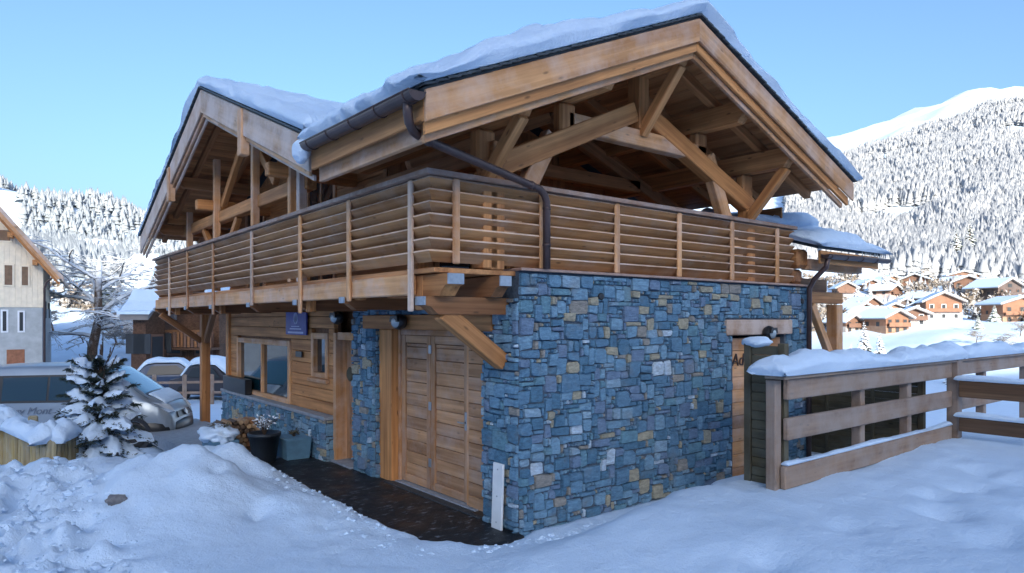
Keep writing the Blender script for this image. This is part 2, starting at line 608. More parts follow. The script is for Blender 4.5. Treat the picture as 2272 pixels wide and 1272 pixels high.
def snow_sheet(name, fn, na, nb, la, lb, thick, edge=0.16, nz=0.05, nf=2.0, seed=1, mat='snow_roof', bulge=0.05, extra=None):
    """a layer of snow lying on the surface fn(a, b), a and b from 0 to 1; rounded, slightly overhanging edges"""
    # edge-concentrated parameters
    def conc(n, L):
        e = min(0.45, edge * 1.2 / L)
        k = 6
        s = [e * (i / k) ** 1.6 for i in range(k)]
        mid = list(np.linspace(e, 1 - e, n))
        return np.array(s + mid + [1 - t for t in s[::-1]])
    A = conc(na, la); B = conc(nb, lb)
    ga, gb = np.meshgrid(A, B, indexing='ij')
    P = np.array([[fn(a, b_) for b_ in B] for a in A])
    da = np.minimum(ga, 1 - ga) * la; db = np.minimum(gb, 1 - gb) * lb
    def prof(d): return np.sqrt(np.clip(1 - (1 - np.clip(d / edge, 0, 1)) ** 2, 0, 1))
    pr = prof(da) * prof(db)
    nzv = fbm(ga * la * nf, gb * lb * nf, seed, 4) * nz * 2
    top = thick * pr * (1 + nzv / max(thick, 1e-3)) + 0.012
    if extra is not None: top = top + extra(ga, gb) * pr
    T = P.copy(); T[..., 2] += top
    # overhang: push the outer rows outwards
    ea = P[-1:] - P[:1]; ea = ea / (np.linalg.norm(ea, axis=2, keepdims=True) + 1e-9)
    eb = P[:, -1:] - P[:, :1]; eb = eb / (np.linalg.norm(eb, axis=2, keepdims=True) + 1e-9)
    wob = 0.6 + 1.4 * (fbm(ga * la * 1.7, gb * lb * 1.7, seed + 5, 3) + 0.5)
    fa = (np.exp(-(np.clip(da - 0.02, 0, 9) / 0.05) ** 2)) * np.where(ga < 0.5, -1, 1) * (da > 0)
    fb = (np.exp(-(np.clip(db - 0.02, 0, 9) / 0.05) ** 2)) * np.where(gb < 0.5, -1, 1) * (db > 0)
    T = T + (fa * bulge * wob)[..., None] * ea + (fb * bulge * wob)[..., None] * eb
    n1, n2 = len(A), len(B)
    V = np.concatenate([T.reshape(-1, 3), P.reshape(-1, 3) + np.array([0, 0, 0.003])])
    i, j = np.meshgrid(np.arange(n1 - 1), np.arange(n2 - 1), indexing='ij')
    a = (i * n2 + j).ravel(); q = np.stack([a, a + n2, a + n2 + 1, a + 1], 1)
    off = n1 * n2
    faces = [q, (q + off)[:, ::-1]]
    def strip(idx):
        idx = np.array(idx)
        return np.stack([idx[:-1], idx[1:], idx[1:] + off, idx[:-1] + off], 1)
    faces += [strip(np.arange(n2)), strip(np.arange(n2) + (n1 - 1) * n2)[:, ::-1],
              strip(np.arange(n1) * n2)[:, ::-1], strip(np.arange(n1) * n2 + n2 - 1)]
    me = npmesh(name, V, np.concatenate(faces), True)
    bm = bmesh.new(); bm.from_mesh(me); bmesh.ops.recalc_face_normals(bm, faces=bm.faces[:]); bm.to_mesh(me); bm.free()
    shade(me)
    return mk(name, me, None, mat)
# ------------------------------------------------------------------ the ground: one sheet from the drive to the mountains
def axis(lo, hi, step, far, grow):
    mid = list(np.arange(lo, hi + 1e-6, step))
    up = []; s = step; x = mid[-1]
    while x < far:
        s *= grow; x += s; up.append(x)
    dn = []; s = step; x = mid[0]
    while x > -far:
        s *= grow; x -= s; dn.append(x)
    return np.array(dn[::-1] + mid + up)


RT = np.array([[0, 0.0], [14, 0.0], [25, -1.5], [60, -5], [95, -4.0], [120, -3.2], [172, -2.7], [190, -2.0], [218, 0.8], [235, 2.6], [300, 8.4], [390, 15.5],
               [430, 22.5], [500, 46], [650, 100], [900, 200], [1300, 335], [1800, 520], [2300, 690], [2800, 640], [5000, 500]])
LT = np.array([[0, 0.0], [12, 0.0], [17, -0.6], [40, -1.1], [58, -0.6], [75, 1.6], [100, 6.0], [150, 15], [250, 33], [420, 72], [520, 93],
               [700, 80], [5000, 60]])
ASPH = [(-0.9, 5.75), (-0.05, 5.65), (0.05, 3.5), (0.3, 3.4), (0.3, 0.7), (0.02, 0.6), (0.02, -0.03), (-0.35, -0.02), (-0.58, 0.04),
        (-0.82, 0.55), (-0.92, 1.1), (-0.93, 2.4), (-0.95, 3.4), (-1.05, 5.0)]


def poly_sd(u, v, poly):
    """signed distance, negative inside"""
    d = np.full(u.shape, 1e9); ins = np.zeros(u.shape, bool)
    n = len(poly)
    for i in range(n):
        ax, ay = poly[i]; bx, by = poly[(i + 1) % n]
        ex, ey = bx - ax, by - ay
        wx, wy = u - ax, v - ay
        t = np.clip((wx * ex + wy * ey) / (ex * ex + ey * ey), 0, 1)
        d = np.minimum(d, np.hypot(wx - ex * t, wy - ey * t))
        c = ((ay > v) != (by > v)) & (u < ex * (v - ay) / (ey + 1e-12) + ax)
        ins ^= c
    return np.where(ins, -d, d)


def mound(u, v, cu, cv, su, sv, rot, h):
    c, s = math.cos(rot), math.sin(rot)
    a = (u - cu) * c + (v - cv) * s; b_ = -(u - cu) * s + (v - cv) * c
    return h * np.exp(-np.abs(a / su) ** 2.4 - np.abs(b_ / sv) ** 2.4)


def ground(u, v):
    u = np.asarray(u, float); v = np.asarray(v, float)
    x = (u - CAM[0]) * RX + (v - CAM[1]) * RY
    y = (u - CAM[0]) * FX + (v - CAM[1]) * FY
    r = np.hypot(x, y)
    wR = sst(-0.12, 0.2, x / (np.abs(y) + 1e-3) + 0)
    # mountains: the ridge on the right falls towards the left of the view, the left one falls to the right
    th = x / (np.abs(y) + 1e-3)
    kr = np.interp(th, [.35, .464, .54, .573, .64, .698, .75, .9], [.74, .80, .83, .86, .90, .935, .90, .85])
    kl = np.interp(th, [-1.2, -.749, -.617, -.55, -.45, -.2], [.85, .80, .68, .58, .45, .4])
    zr = np.interp(r, RT[:, 0], RT[:, 1]); zr = np.where(zr > 40, 40 + (zr - 40) * kr, zr)
    zl = np.interp(r, LT[:, 0], LT[:, 1]); zl = np.where(zl > 5, 5 + (zl - 5) * kl, zl)
    z = zl * (1 - wR) + zr * wR
    z = z + fbm(u / 90, v / 90, 3, 4) * np.clip((r - 60) / 12, 0, 22) + fbm(u / 16, v / 16, 9, 3) * np.clip((r - 25) / 50, 0, 1.2)
    # the hill behind the photographer, whose shade covers the near ground
    s = -(u - CAM[0]) * sun_h[0] - (v - CAM[1]) * sun_h[1]
    hill = 95 * sst(-25, -262, s) ** 0.9 + fbm(u / 40, v / 40, 21, 2) * 3.0 * sst(-120, -260, s)
    z = np.where(y < -5, hill, z)
    z = np.where((y >= -5) & (s < 0), np.maximum(z, 0) * sst(0, 1, y + 5), z)
    near = 1 - sst(14, 24, r)
    # bank of piled snow on the right
    vv = v + 0.10 * np.sin(u * 2.1 + 0.6) + 0.22 * fbm(u * 0.9, v * 0.9, 40, 3)
    A = np.clip(0.08 + 0.16 * (u + 1.3), 0.02, 0.42) + 0.14 * sst(-3.0, -5.5, v)
    bank = sst(-0.42, -1.35, vv) * A
    bank = bank * sst(-3.6, -1.6, u - 0.25 * (v + 1))
    bank = np.where((u > 2.2) & (v > -2.4), np.maximum(bank, 0.43 * sst(-1.0, -1.9, v)), bank)
    z = z + bank * near
    z = z + 0.06 * sst(4.0, 7.0, u) * sst(-0.6, -1.8, v) * near
    # cleared snow heaped up on the left
    lm = mound(u, v, -2.85, 3.75, 1.0, 1.3, 0.5, 0.56)
    lm = np.maximum(lm, mound(u, v, -1.95, 4.1, 0.50, 0.72, 0.3, 0.50))
    lm = np.maximum(lm, mound(u, v, -2.2, 4.9, 0.7, 0.7, 0.0, 0.42))
    lm = np.maximum(lm, mound(u, v, -1.65, 5.6, 0.32, 0.45, 0.0, 0.36))
    lm = np.maximum(lm, mound(u, v, -3.6, 5.2, 0.9, 0.9, 0.0, 0.36))
    lm = np.maximum(lm, mound(u, v, -4.7, 5.6, 0.8, 1.5, 0.3, 0.30))
    lm = np.maximum(lm, mound(u, v, -1.8, 2.3, 0.5, 0.9, 0.2, 0.20))
    z = z + lm * (1 + 0.5 * fbm(u * 1.6, v * 1.6, 31, 4)) * near
    # texture of the near snow
    z = z + near * (0.05 + 0.035 * fbm(u * 1.1, v * 1.1, 51, 4) + 0.022 * fbm(u * 4, v * 4, 52, 4, 0.6))
    # trampled, broken snow at the far left of the drive
    ch = sst(-3.15, -4.1, u + 0.35 * fbm(u * 1.2, v * 1.2, 66, 3)) * sst(6.6, 5.4, v) * near
    br = np.maximum(fbm(u * 3.4, v * 3.4, 61, 4, 0.6), -0.35)
    z = z + ch * (0.30 * br + 0.07 * np.abs(fbm(u * 8, v * 8, 62, 3)))
    rough = sst(0.9, 0.2, np.abs(u + 1.7)) * sst(-0.5, 0.6, v) * sst(5.0, 4.0, v)
    z = z + rough * near * 0.05 * fbm(u * 4.5, v * 4.5, 71, 4, 0.6)
    # footprints and dents in the bank
    for (cu, cv, rr_, dd) in ((-1.0, -2.2, .17, .08), (0.4, -2.9, .16, .07), (1.7, -2.9, .2, .06), (2.9, -3.3, .22, .08), (3.6, -3.0, .2, .07),
                              (4.3, -3.1, .22, .09), (5.0, -3.4, .25, .07), (5.3, -2.9, .2, .06), (2.2, -4.0, .3, .06), (3.4, -4.1, .3, .07),
                              (-2.45, 3.1, .1, .05), (-2.3, 3.6, .08, .05), (-2.2, 2.2, .17, .08)):
        z = z - 1.5 * dd * np.exp(-((u - cu) / rr_) ** 2 - ((v - cv) / rr_) ** 2) * near
    # strip along the stone wall, cleared to a thin layer
    z = np.where((v > -0.5) & (v < 0.4) & (u > -0.1) & (u < 4.0), z * 0.4 - 0.02, z)
    # the cleared asphalt before the doors and the ground under the house
    sd = poly_sd(u, v, ASPH) + 0.10 * fbm(u * 2.5, v * 2.5, 81, 4)
    k = sst(0.02, 0.28, sd)
    z = np.where(r < 20, (-0.06) * (1 - k) + z * k, z)
    inside = (u > 0.06) & (u < 6.3) & (v > 0.06) & (v < 11.2)
    z = np.where(inside, -0.3, z)
    # in front of the van: trodden ground under the balcony
    tr = np.exp(-((u + 0.1) / 1.1) ** 2 - ((v - 12.6) / 1.6) ** 2)
    z = z - 0.05 * tr
    return z


gx = axis(-8.0, 9.0, 0.075, 4200, 1.045)
gy = axis(-6.0, 13.5, 0.075, 4200, 1.045)
GU, GV = np.meshgrid(gx, gy, indexing='ij')
GZ = ground(GU, GV)
n1, n2 = GU.shape
ii, jj = np.meshgrid(np.arange(n1 - 1), np.arange(n2 - 1), indexing='ij')
a = (ii * n2 + jj).ravel()
F = np.stack([a, a + n2, a + n2 + 1, a + 1], 1)
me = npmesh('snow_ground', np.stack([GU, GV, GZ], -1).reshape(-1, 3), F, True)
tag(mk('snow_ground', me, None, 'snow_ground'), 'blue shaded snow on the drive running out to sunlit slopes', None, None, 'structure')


def gz(u, v):
    return float(ground(np.array([u]), np.array([v]))[0])


prism('asphalt_pavement', [(p[0], p[1], -0.25) for p in [(-1.3, -0.10), (-0.002, -0.10), (-0.002, 0.70), (0.30, 0.70), (0.30, 3.51), (-0.002, 3.51), (-0.002, 5.9), (-1.6, 5.9), (-1.6, 0.6)]], (0, 0, 0.25), 'asphalt')
tag(bpy.data.objects['asphalt_pavement'], 'black wet asphalt cleared of snow before the doors', None, None, 'structure')
prism('path', [(-1.6, 5.904, -0.25), (-0.002, 5.904, -0.25), (-0.002, 14.2, -0.55), (-1.6, 14.2, -0.55)], (0, 0, 0.24), 'threshold')
tag(bpy.data.objects['path'], 'grey paved strip under the balcony', None, None, 'structure')
# ------------------------------------------------------------------ the chalet
CH = thing('chalet', (3.1, 5.5, 0.0), 'large timber chalet with blue-grey stone wall, slatted balcony and snowy gables', 'house')

# --- masonry --------------------------------------------------------------
STONES = []      # (area, wall part, mesh verts, faces, rnd)
srnd = random.Random(11)


def masonry(part, wdt, hgt, place, nout, openings=(), cell=0.052, big=1.0):
    """random rubble laid over a wdt x hgt face; place(a, b) -> point on the face, nout = outward normal"""
    na, nb = int(round(wdt / cell)), int(round(hgt / cell))
    ca, cb = wdt / na, hgt / nb
    occ = [[False] * nb for _ in range(na)]
    for i in range(na):
        for j in range(nb):
            x, y = (i + .5) * ca, (j + .5) * cb
            for (x0, x1, y0, y1) in openings:
                if x0 < x < x1 and y0 < y < y1: occ[i][j] = True
    nout = Vector(nout)
    order = sorted(((j, i) for i in range(na) for j in range(nb)), key=lambda t: (t[0] // 2, t[1] + srnd.random() * 3))
    for j, i in order:
        if occ[i][j]: continue
        w = srnd.choices((2, 3, 4, 5, 6), (1.4, 3, 3, 1.8, 1.0))[0]; h = srnd.choices((1, 2, 3, 4), (1.2, 3.4, 2.8, 1.1))[0]
        if h == 1: w = max(w, 3)
        w = min(w, na - i); h = min(h, nb - j)
        while True:
            ok = all(not occ[i + p][j + q] for p in range(w) for q in range(h))
            if ok: break
            if w > 1 and (w >= h or h == 1): w -= 1
            elif h > 1: h -= 1
            else: break
        for p in range(w):
            for q in range(h): occ[i + p][j + q] = True
        g = 0.0035
        x0, x1, y0, y1 = i * ca + g, (i + w) * ca - g, j * cb + g, (j + h) * cb - g
        jt = 0.015 if min(w, h) > 1 else 0.006
        def J(): return srnd.uniform(-jt, jt)
        c = min(x1 - x0, y1 - y0) * srnd.uniform(.04, .19)
        out = []
        cs = [(x0 + J(), y0 + J()), (x1 + J(), y0 + J()), (x1 + J(), y1 + J()), (x0 + J(), y1 + J())]
        for k in range(4):
            px, py = cs[k - 1]; qx, qy = cs[k]; rx, ry = cs[(k + 1) % 4]
            def tow(ax, ay, bx, by, d):
                L = math.hypot(bx - ax, by - ay) + 1e-6
                return (ax + (bx - ax) / L * d, ay + (by - ay) / L * d)
            cc = c * srnd.uniform(.4, 1.5)
            out.append(tow(qx, qy, px, py, min(cc, .45 * math.hypot(px - qx, py - qy))))
            out.append(tow(qx, qy, rx, ry, min(cc, .45 * math.hypot(rx - qx, ry - qy))))
        mx = sum(p[0] for p in out) / 8; my = sum(p[1] for p in out) / 8
        d = srnd.uniform(.012, .050)
        ins = srnd.uniform(.007, .014)
        verts = []
        for (px, py) in out:
            verts.append(Vector(place(px, py)) - nout * 0.004)
        tx, ty = srnd.uniform(-.05, .05), srnd.uniform(-.06, .06)
        for (px, py) in out:
            L = math.hypot(mx - px, my - py) + 1e-6
            qx, qy = px + (mx - px) / L * ins, py + (my - py) / L * ins
            verts.append(Vector(place(qx, qy)) + nout * (d + tx * (qx - mx) + ty * (qy - my)))
        verts.append(Vector(place(mx, my)) + nout * (d + srnd.uniform(0.0, .012)))
        faces = []
        for k in range(8):
            n_ = (k + 1) % 8
            faces.append((k, n_, 8 + n_, 8 + k)); faces.append((8 + k, 8 + n_, 16))
        ctr = Vector(place(mx, my))
        dist = (ctr - Vector(CAM)).length
        view = (Vector(CAM) - ctr).normalized().dot(nout)
        rnd_ = srnd.random()
        STONES.append(((x1 - x0) * (y1 - y0) * max(view, .02) / dist ** 2, part, verts, faces, rnd_))


# right-hand stone wall (faces the photographer's right), with a door opening
wall_r = prism('stone_wall', [(0, 0, -0.4), (4.16, 0, -0.4), (4.16, 0, 2.19), (5.62, 0, 2.19), (5.62, 0, -0.4), (6.34, 0, -0.4), (6.34, 0, 2.985), (0, 0, 2.985)],
               (0, 0.34, 0), 'mortar', CH)
masonry(wall_r, 6.34, 3.33, lambda a_, b_: (a_, 0.0, -0.36 + b_), (0, -1, 0), [(4.13, 5.65, 0.0, 2.55), (3.93, 5.76, 2.55, 2.79)])
wall_l = prism('stone_corner', [(0.004, 0.344, -0.4), (0.004, 0.69, -0.4), (0.004, 0.69, 2.72), (0.004, 0.344, 2.72)], (0.34, 0, 0), 'mortar', CH)
masonry(wall_l, 0.69, 2.98, lambda a_, b_: (0.0, 0.69 - a_, -0.3 + b_), (-1, 0, 0))
wall_e = prism('stone_end', [(6.336, 0.344, -0.4), (6.336, 2.2, -0.4), (6.336, 2.2, 2.985), (6.336, 0.344, 2.985)], (-0.34, 0, 0), 'mortar', CH)
pillar = prism('stone_pillar', [(0.002, 3.52, -0.3), (0.002, 4.28, -0.3), (0.002, 4.28, 2.72), (0.002, 3.52, 2.72)], (0.4, 0, 0), 'mortar', CH)
masonry(pillar, 0.76, 2.9, lambda a_, b_: (0.0, 4.28 - a_, -0.2 + b_), (-1, 0, 0), cell=0.05)
masonry(pillar, 0.2, 2.4, lambda a_, b_: (0.0 + a_, 3.52, -0.15 + b_), (0, -1, 0), cell=0.05)
head = prism('stone_lintel_course', [(0.006, 0.694, 2.5), (0.006, 3.516, 2.5), (0.006, 3.516, 2.72), (0.006, 0.694, 2.72)], (0.3, 0, 0), 'mortar', CH)
masonry(head, 2.82, 0.24, lambda a_, b_: (0.004, 3.516 - a_, 2.5 + b_), (-1, 0, 0), cell=0.06)
plinth = prism('stone_plinth', [(-0.12, 5.1, -0.4), (-0.12, 11.2, -0.5), (-0.12, 11.2, 0.70), (-0.12, 5.1, 0.70)], (0.4, 0, 0), 'mortar', CH)
masonry(plinth, 6.1, 1.0, lambda a_, b_: (-0.12, 11.2 - a_, -0.3 + b_), (-1, 0, 0), cell=0.055)
masonry(plinth, 0.28, 0.9, lambda a_, b_: (-0.12 + a_, 5.1, -0.2 + b_), (0, -1, 0), cell=0.055)
for (b0, b1) in ((5.07, 7.2), (7.2, 9.3), (9.3, 11.25)):
    box('sill', (-0.17, 0.06), (b0, b1 - 0.01), (0.703, 0.765), 'threshold', plinth)

STONES.sort(key=lambda s: -s[0])


def stone_obj(lst, part, stuff=False):
    V, Fc, rn = [], [], []
    for (_, _, v, f, q) in lst:
        o_ = len(V); V += v; Fc += [tuple(k + o_ for k in t) for t in f]; rn += [q] * len(f)
    me = pymesh('stone', V, Fc)
    at_ = me.attributes.new('rnd', 'FLOAT', 'FACE')
    at_.data.foreach_set('value', rn)
    ob = mk('stone', me, None, 'stone', part)
    if stuff: tag(ob, None, None, None, 'stuff')


for s_ in STONES[:300]: stone_obj([s_], s_[1])
rest = {}
for s_ in STONES[300:]: rest.setdefault(s_[1].name, []).append(s_)
for k_, l_ in rest.items(): stone_obj(l_, bpy.data.objects[k_], True)

# --- ground floor, left side ------------------------------------------------
box('lintel', (-0.06, 0.3), (0.45, 3.84), (2.29, 2.497), 'larch', CH, 0.01)
box('door_post', (0.06, 0.24), (3.12, 3.515), (-0.05, 2.285), 'larch', CH, 0.01)
gd = mk('garage_door', None, Matrix.Translation((0.3, 2.0, 0)), None, CH)
box('backing', (0.32, 0.36), (0.70, 3.115), (-0.05, 2.287), 'larch_dark', gd)


def door_leaf(y0, y1, z0, z1, side):
    box('stile', (0.2, 0.27), (y0, y0 + 0.10), (z0, z1), 'door_wood', gd)
    box('stile', (0.2, 0.27), (y1 - 0.10, y1), (z0, z1), 'door_wood', gd)
    box('rail', (0.205, 0.27), (y0 + 0.102, y1 - 0.102), (z1 - 0.11, z1), 'door_wood', gd)
    box('rail', (0.205, 0.27), (y0 + 0.102, y1 - 0.102), (z0, z0 + 0.11), 'door_wood', gd)
    z = z0 + 0.112
    while z < z1 - 0.13:
        h = min(0.172, z1 - 0.112 - z)
        box('plank', (0.225 + random.uniform(-.004, .004), 0.27), (y0 + 0.102, y1 - 0.102), (z, z + h - 0.006), 'door_wood', gd, 0.006)
        z += 0.172


door_leaf(2.24, 3.05, 0.03, 2.2, 0)
door_leaf(1.30, 2.225, 0.03, 2.2, 1)
box('frame', (0.17, 0.26), (3.055, 3.115), (-0.02, 2.28), 'larch_pale', gd)
box('frame', (0.17, 0.28), (1.24, 1.293), (-0.02, 2.28), 'larch_pale', gd)
box('frame', (0.18, 0.28), (1.30, 3.05), (2.205, 2.283), 'larch_pale', gd)
z = 0.0
while z < 2.25:
    h = min(0.17, 2.28 - z)
    box('plank', (0.16 + random.uniform(-.003, .003), 0.26), (0.70, 1.236), (z, z + h - 0.006), 'door_wood', gd, 0.006)
    z += 0.17
for zz in (0.35, 1.15, 1.95):
    box('hinge', (0.185, 0.2), (2.20, 2.27), (zz, zz + 0.12), 'rim', gd)
box('handle_plate', (0.185, 0.2), (1.315, 1.365), (0.98, 1.22), 'rim', gd)
tube('handle', [(0.2, 1.34, 1.08), (0.14, 1.34, 1.08), (0.14, 1.45, 1.08)], 0.012, 'rim', gd, 8)
box('threshold_bar', (0.10, 0.30), (1.0, 3.1), (-0.04, 0.022), 'threshold', CH, 0.01)
box('drain_cover', (0.02, 0.26), (0.71, 0.99), (-0.2, 0.016), 'black_metal', CH)
box('step', (-0.03, 0.098), (0.75, 3.2), (-0.12, 0.012), 'dark_stone', CH)

fd = mk('front_door', None, Matrix.Translation((0.2, 4.7, 0)), None, CH)
y = 4.37
for i in range(6):
    box('plank', (0.2, 0.25), (y, y + 0.095), (0.05, 2.08), 'door_wood', fd, 0.006); y += 0.1
box('frame', (0.1, 0.26), (4.29, 4.36), (0.02, 2.2), 'larch', fd)
box('frame', (0.0, 0.26), (4.975, 5.085), (0.0, 2.2), 'larch_pale', fd)
box('frame', (0.03, 0.26), (4.365, 4.97), (2.085, 2.215), 'larch_pale', fd)
lathe('wreath', [(0.10, -0.02), (0.125, 0), (0.10, 0.02), (0.06, 0.015), (0.055, -0.015)], 'leaf_dry', fd,
      Matrix.Translation((0.17, 4.78, 1.50)) @ Matrix.Rotation(R(90), 4, 'Y'), 14)
tube('handle', [(0.2, 4.45, 1.02), (0.13, 4.45, 1.02), (0.13, 4.56, 1.02)], 0.011, 'rim', fd, 8)
box('doorstep', (-0.06, 0.3), (4.29, 5.08), (-0.1, 0.03), 'threshold', CH)
prism('inner_wall', [(0.36, 0.7, -0.3), (0.36, 11.2, -0.3), (0.36, 11.2, 2.72), (0.36, 0.7, 2.72)], (0.06, 0, 0), 'larch_dark', CH)

# planked timber wall with its window openings
tw = prism('timber_wall', [(0.1, 5.09, 0.705), (0.1, 11.19, 0.705), (0.1, 11.19, 2.72), (0.1, 5.09, 2.72)], (0.05, 0, 0), 'larch_dark', CH)
OPEN = [(7.1, 10.52, 0.765, 2.02), (5.32, 6.08, 1.38, 2.2)]
z = 0.77; pi = 0
while z < 2.71:
    z1 = min(z + 0.215, 2.715)
    segs = [(5.09, 11.19)]
    for (a0, a1, c0, c1) in OPEN:
        if c0 < z1 - 0.06 and c1 > z + 0.06:
            ns = []
            for (s0, s1) in segs:
                if a0 > s0: ns.append((s0, min(s1, a0)))
                if a1 < s1: ns.append((max(s0, a1), s1))
            segs = [s for s in ns if s[1] - s[0] > 0.03]
    for (s0, s1) in segs:
        if s1 - s0 > 3.4 and pi % 2:
            cut = s0 + (s1 - s0) * random.uniform(.35, .65)
            pcs = [(s0, cut - .002), (cut + .002, s1)]
        else: pcs = [(s0, s1)]
        for (q0, q1) in pcs:
            box('plank', (0.02 + random.uniform(-.004, .004), 0.098), (q0, q1), (z, z1 - 0.007), 'larch', tw, 0.008)
    z += 0.215; pi += 1
box('corner_post', (-0.04, 0.14), (11.05, 11.26), (0.77, 2.72), 'larch', CH, 0.01)


def window(nm, y0, y1, z0, z1, xf, mat='larch_pale', fw=0.09, panes=1, gl='glass_dark', par=CH, deep=0.1):
    w = mk(nm, None, Matrix.Translation((xf, (y0 + y1) / 2, z0)), None, par)
    box('frame', (xf, xf + deep), (y0, y0 + fw), (z0, z1), mat, w)
    box('frame', (xf, xf + deep), (y1 - fw, y1), (z0, z1), mat, w)
    box('frame', (xf + .002, xf + deep), (y0 + fw, y1 - fw), (z1 - fw, z1), mat, w)
    box('frame', (xf + .002, xf + deep), (y0 + fw, y1 - fw), (z0, z0 + fw * .8), mat, w)
    n = panes; span = (y1 - y0 - 2 * fw)
    for i in range(n):
        a0 = y0 + fw + span * i / n; a1 = y0 + fw + span * (i + 1) / n
        if i: box('mullion', (xf + .01, xf + deep), (a0 - .025, a0 + .025), (z0 + fw * .8, z1 - fw), mat, w)
        box('pane', (xf + deep * .6, xf + deep * .7), (a0 + (.026 if i else .001), a1 - (.026 if i < n - 1 else .001)), (z0 + fw * .8 + .001, z1 - fw - .001), gl, w, 0)
    return w


bw = window('window', 7.12, 10.5, 0.77, 2.01, -0.01, fw=0.11, panes=2, gl='glass_teal', deep=0.12)
box('blind', (0.085, 0.095), (8.95, 10.38), (0.90, 1.88), 'larch', bw, 0)
box('curtain', (0.088, 0.098), (7.24, 7.42), (0.90, 1.88), 'white_paint', bw, 0)
window('small_window', 5.33, 6.07, 1.39, 2.19, 0.0, fw=0.11, gl='glass_dark', deep=0.14)
box('shelf', (-0.05, 0.02), (5.28, 6.12), (1.31, 1.375), 'larch_pale', CH)
box('flower_box', (-0.17, -0.015), (9.35, 11.02), (0.77, 1.10), 'black_plastic', CH, 0.01)
box('letter_slot', (-0.03, 0.0), (6.45, 6.75), (1.72, 1.83), 'black_plastic', CH)
# blue enamel sign with pale emblem and lines of writing
sg = box('wall_sign', (-0.05, -0.02), (6.17, 7.2), (2.14, 2.62), 'sign_blue', CH, 0.004)
box('writing_line', (-0.0545, -0.0505), (6.3, 7.08), (2.165, 2.20), 'sign_pale', sg, 0)
box('writing_line', (-0.0545, -0.0505), (6.4, 6.98), (2.24, 2.262), 'sign_pale', sg, 0)
box('writing_line', (-0.0545, -0.0505), (6.5, 6.9), (2.29, 2.306), 'sign_pale', sg, 0)
lathe('emblem', [(0.11, 0), (0.11, 0.004), (0.085, 0.004), (0.085, 0.0)], 'sign_pale', sg,
      Matrix.Translation((-0.0505, 6.68, 2.45)) @ Matrix.Rotation(R(-90), 4, 'Y'), 24, False)


def wall_lamp(p, out, nm='wall_lamp'):
    """dark oval bulkhead lamp on a short arm"""
    o = Vector(out); p = Vector(p)
    L = mk(nm, None, Matrix.Translation(p), None, CH)
    q = o.to_track_quat('Z', 'Y').to_matrix().to_4x4()
    M = Matrix.Translation(p + o * 0.02) @ q @ Matrix.Diagonal((1.35, 1.0, 1.0, 1)) if abs(o.x) > .5 else Matrix.Translation(p + o * 0.02) @ q
    lathe('housing', [(0.05, -0.02), (0.10, 0.0), (0.115, 0.05), (0.10, 0.10), (0.088, 0.115)], 'black_metal', L, M, 20)
    lathe('lens', [(0.087, 0.10), (0.086, 0.118), (0.065, 0.14), (0.03, 0.15), (0.004, 0.152)], 'lens', L, M, 20)
    prism('hood', [(p + o * 0.12 + Vector(h_)) for h_ in ((0, -.12, .0), (0, .12, .0), (0, .09, .085), (0, -.09, .085))] if abs(o.x) > .5 else
          [(p + o * 0.12 + Vector(h_)) for h_ in ((-.1, 0, .0), (.1, 0, .0), (.08, 0, .085), (-.08, 0, .085))], o * 0.045, 'black_metal', L)
    return L


wall_lamp((-0.08, 2.50, 2.40), (-1, 0, 0))
wall_lamp((-0.06, 4.62, 2.46), (-1, 0, 0))

# --- door in the right wall -------------------------------------------------
box('beam', (3.93, 5.76), (-0.07, 0.2), (2.193, 2.428), 'larch_grey', CH, 0.012)
rd = mk('side_door', None, Matrix.Translation((4.9, 0.1, 0)), None, CH)
z = -0.05
while z < 2.15:
    h = min(0.2, 2.185 - z)
    box('plank', (4.165, 5.615), (0.07 + random.uniform(-.003, .003), 0.13), (z, z + h - 0.006), 'larch_pale', rd, 0.006)
    z += 0.2
lt = text_mesh('Adret', 0.27, 0.15, 0.008)
mk('lettering', lt, Matrix.Translation((4.23, 0.06, 1.72)) @ Matrix.Rotation(R(90), 4, 'X'), 'letter_brown', rd)
wall_lamp((4.92, -0.08, 2.22), (0, -1, 0))
# little vents and stubs in the stone
for (a_, b_) in ((1.29, 2.72), (6.12, 2.74)):
    lathe('vent', [(0.03, 0.0), (0.045, 0.0), (0.045, 0.05), (0.03, 0.05)], 'black_plastic', wall_r, Matrix.Translation((a_, 0.0, b_)) @ Matrix.Rotation(R(90), 4, 'X'), 12)

# --- balcony -----------------------------------------------------------------
BAL = mk('balcony', None, Matrix.Translation((0, 0, 3.0)), None, CH)
BU = -1.19                 # outer face on the left
BE = 13.45                 # far end
RE = 5.95                  # right end of the railing
box('floor_board', (BU + 0.1, 0.0), (0.06, BE), (2.93, 2.985), 'larch_soffit', BAL)
box('floor_board', (0.004, 6.3), (0.36, 3.25), (2.93, 2.985), 'larch_soffit', BAL)
box('coping', (-0.02, 6.36), (-0.075, 0.28), (2.988, 3.022), 'copper_trim', BAL, 0.006)
box('rim_beam', (BU + 0.03, BU + 0.15), (0.5, BE), (2.70, 2.925), 'larch_pale', BAL, 0.01)
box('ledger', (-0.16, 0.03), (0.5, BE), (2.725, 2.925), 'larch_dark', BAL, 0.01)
# louvre slats, mitred at the corner: outer edge high, inner edge low
SW, ST = 0.142, 0.030
dn = Vector((0.70, -0.71))     # across the slat: inwards, downwards
NROW = 7
rows = [3.905 - 0.127 * k for k in range(NROW)]


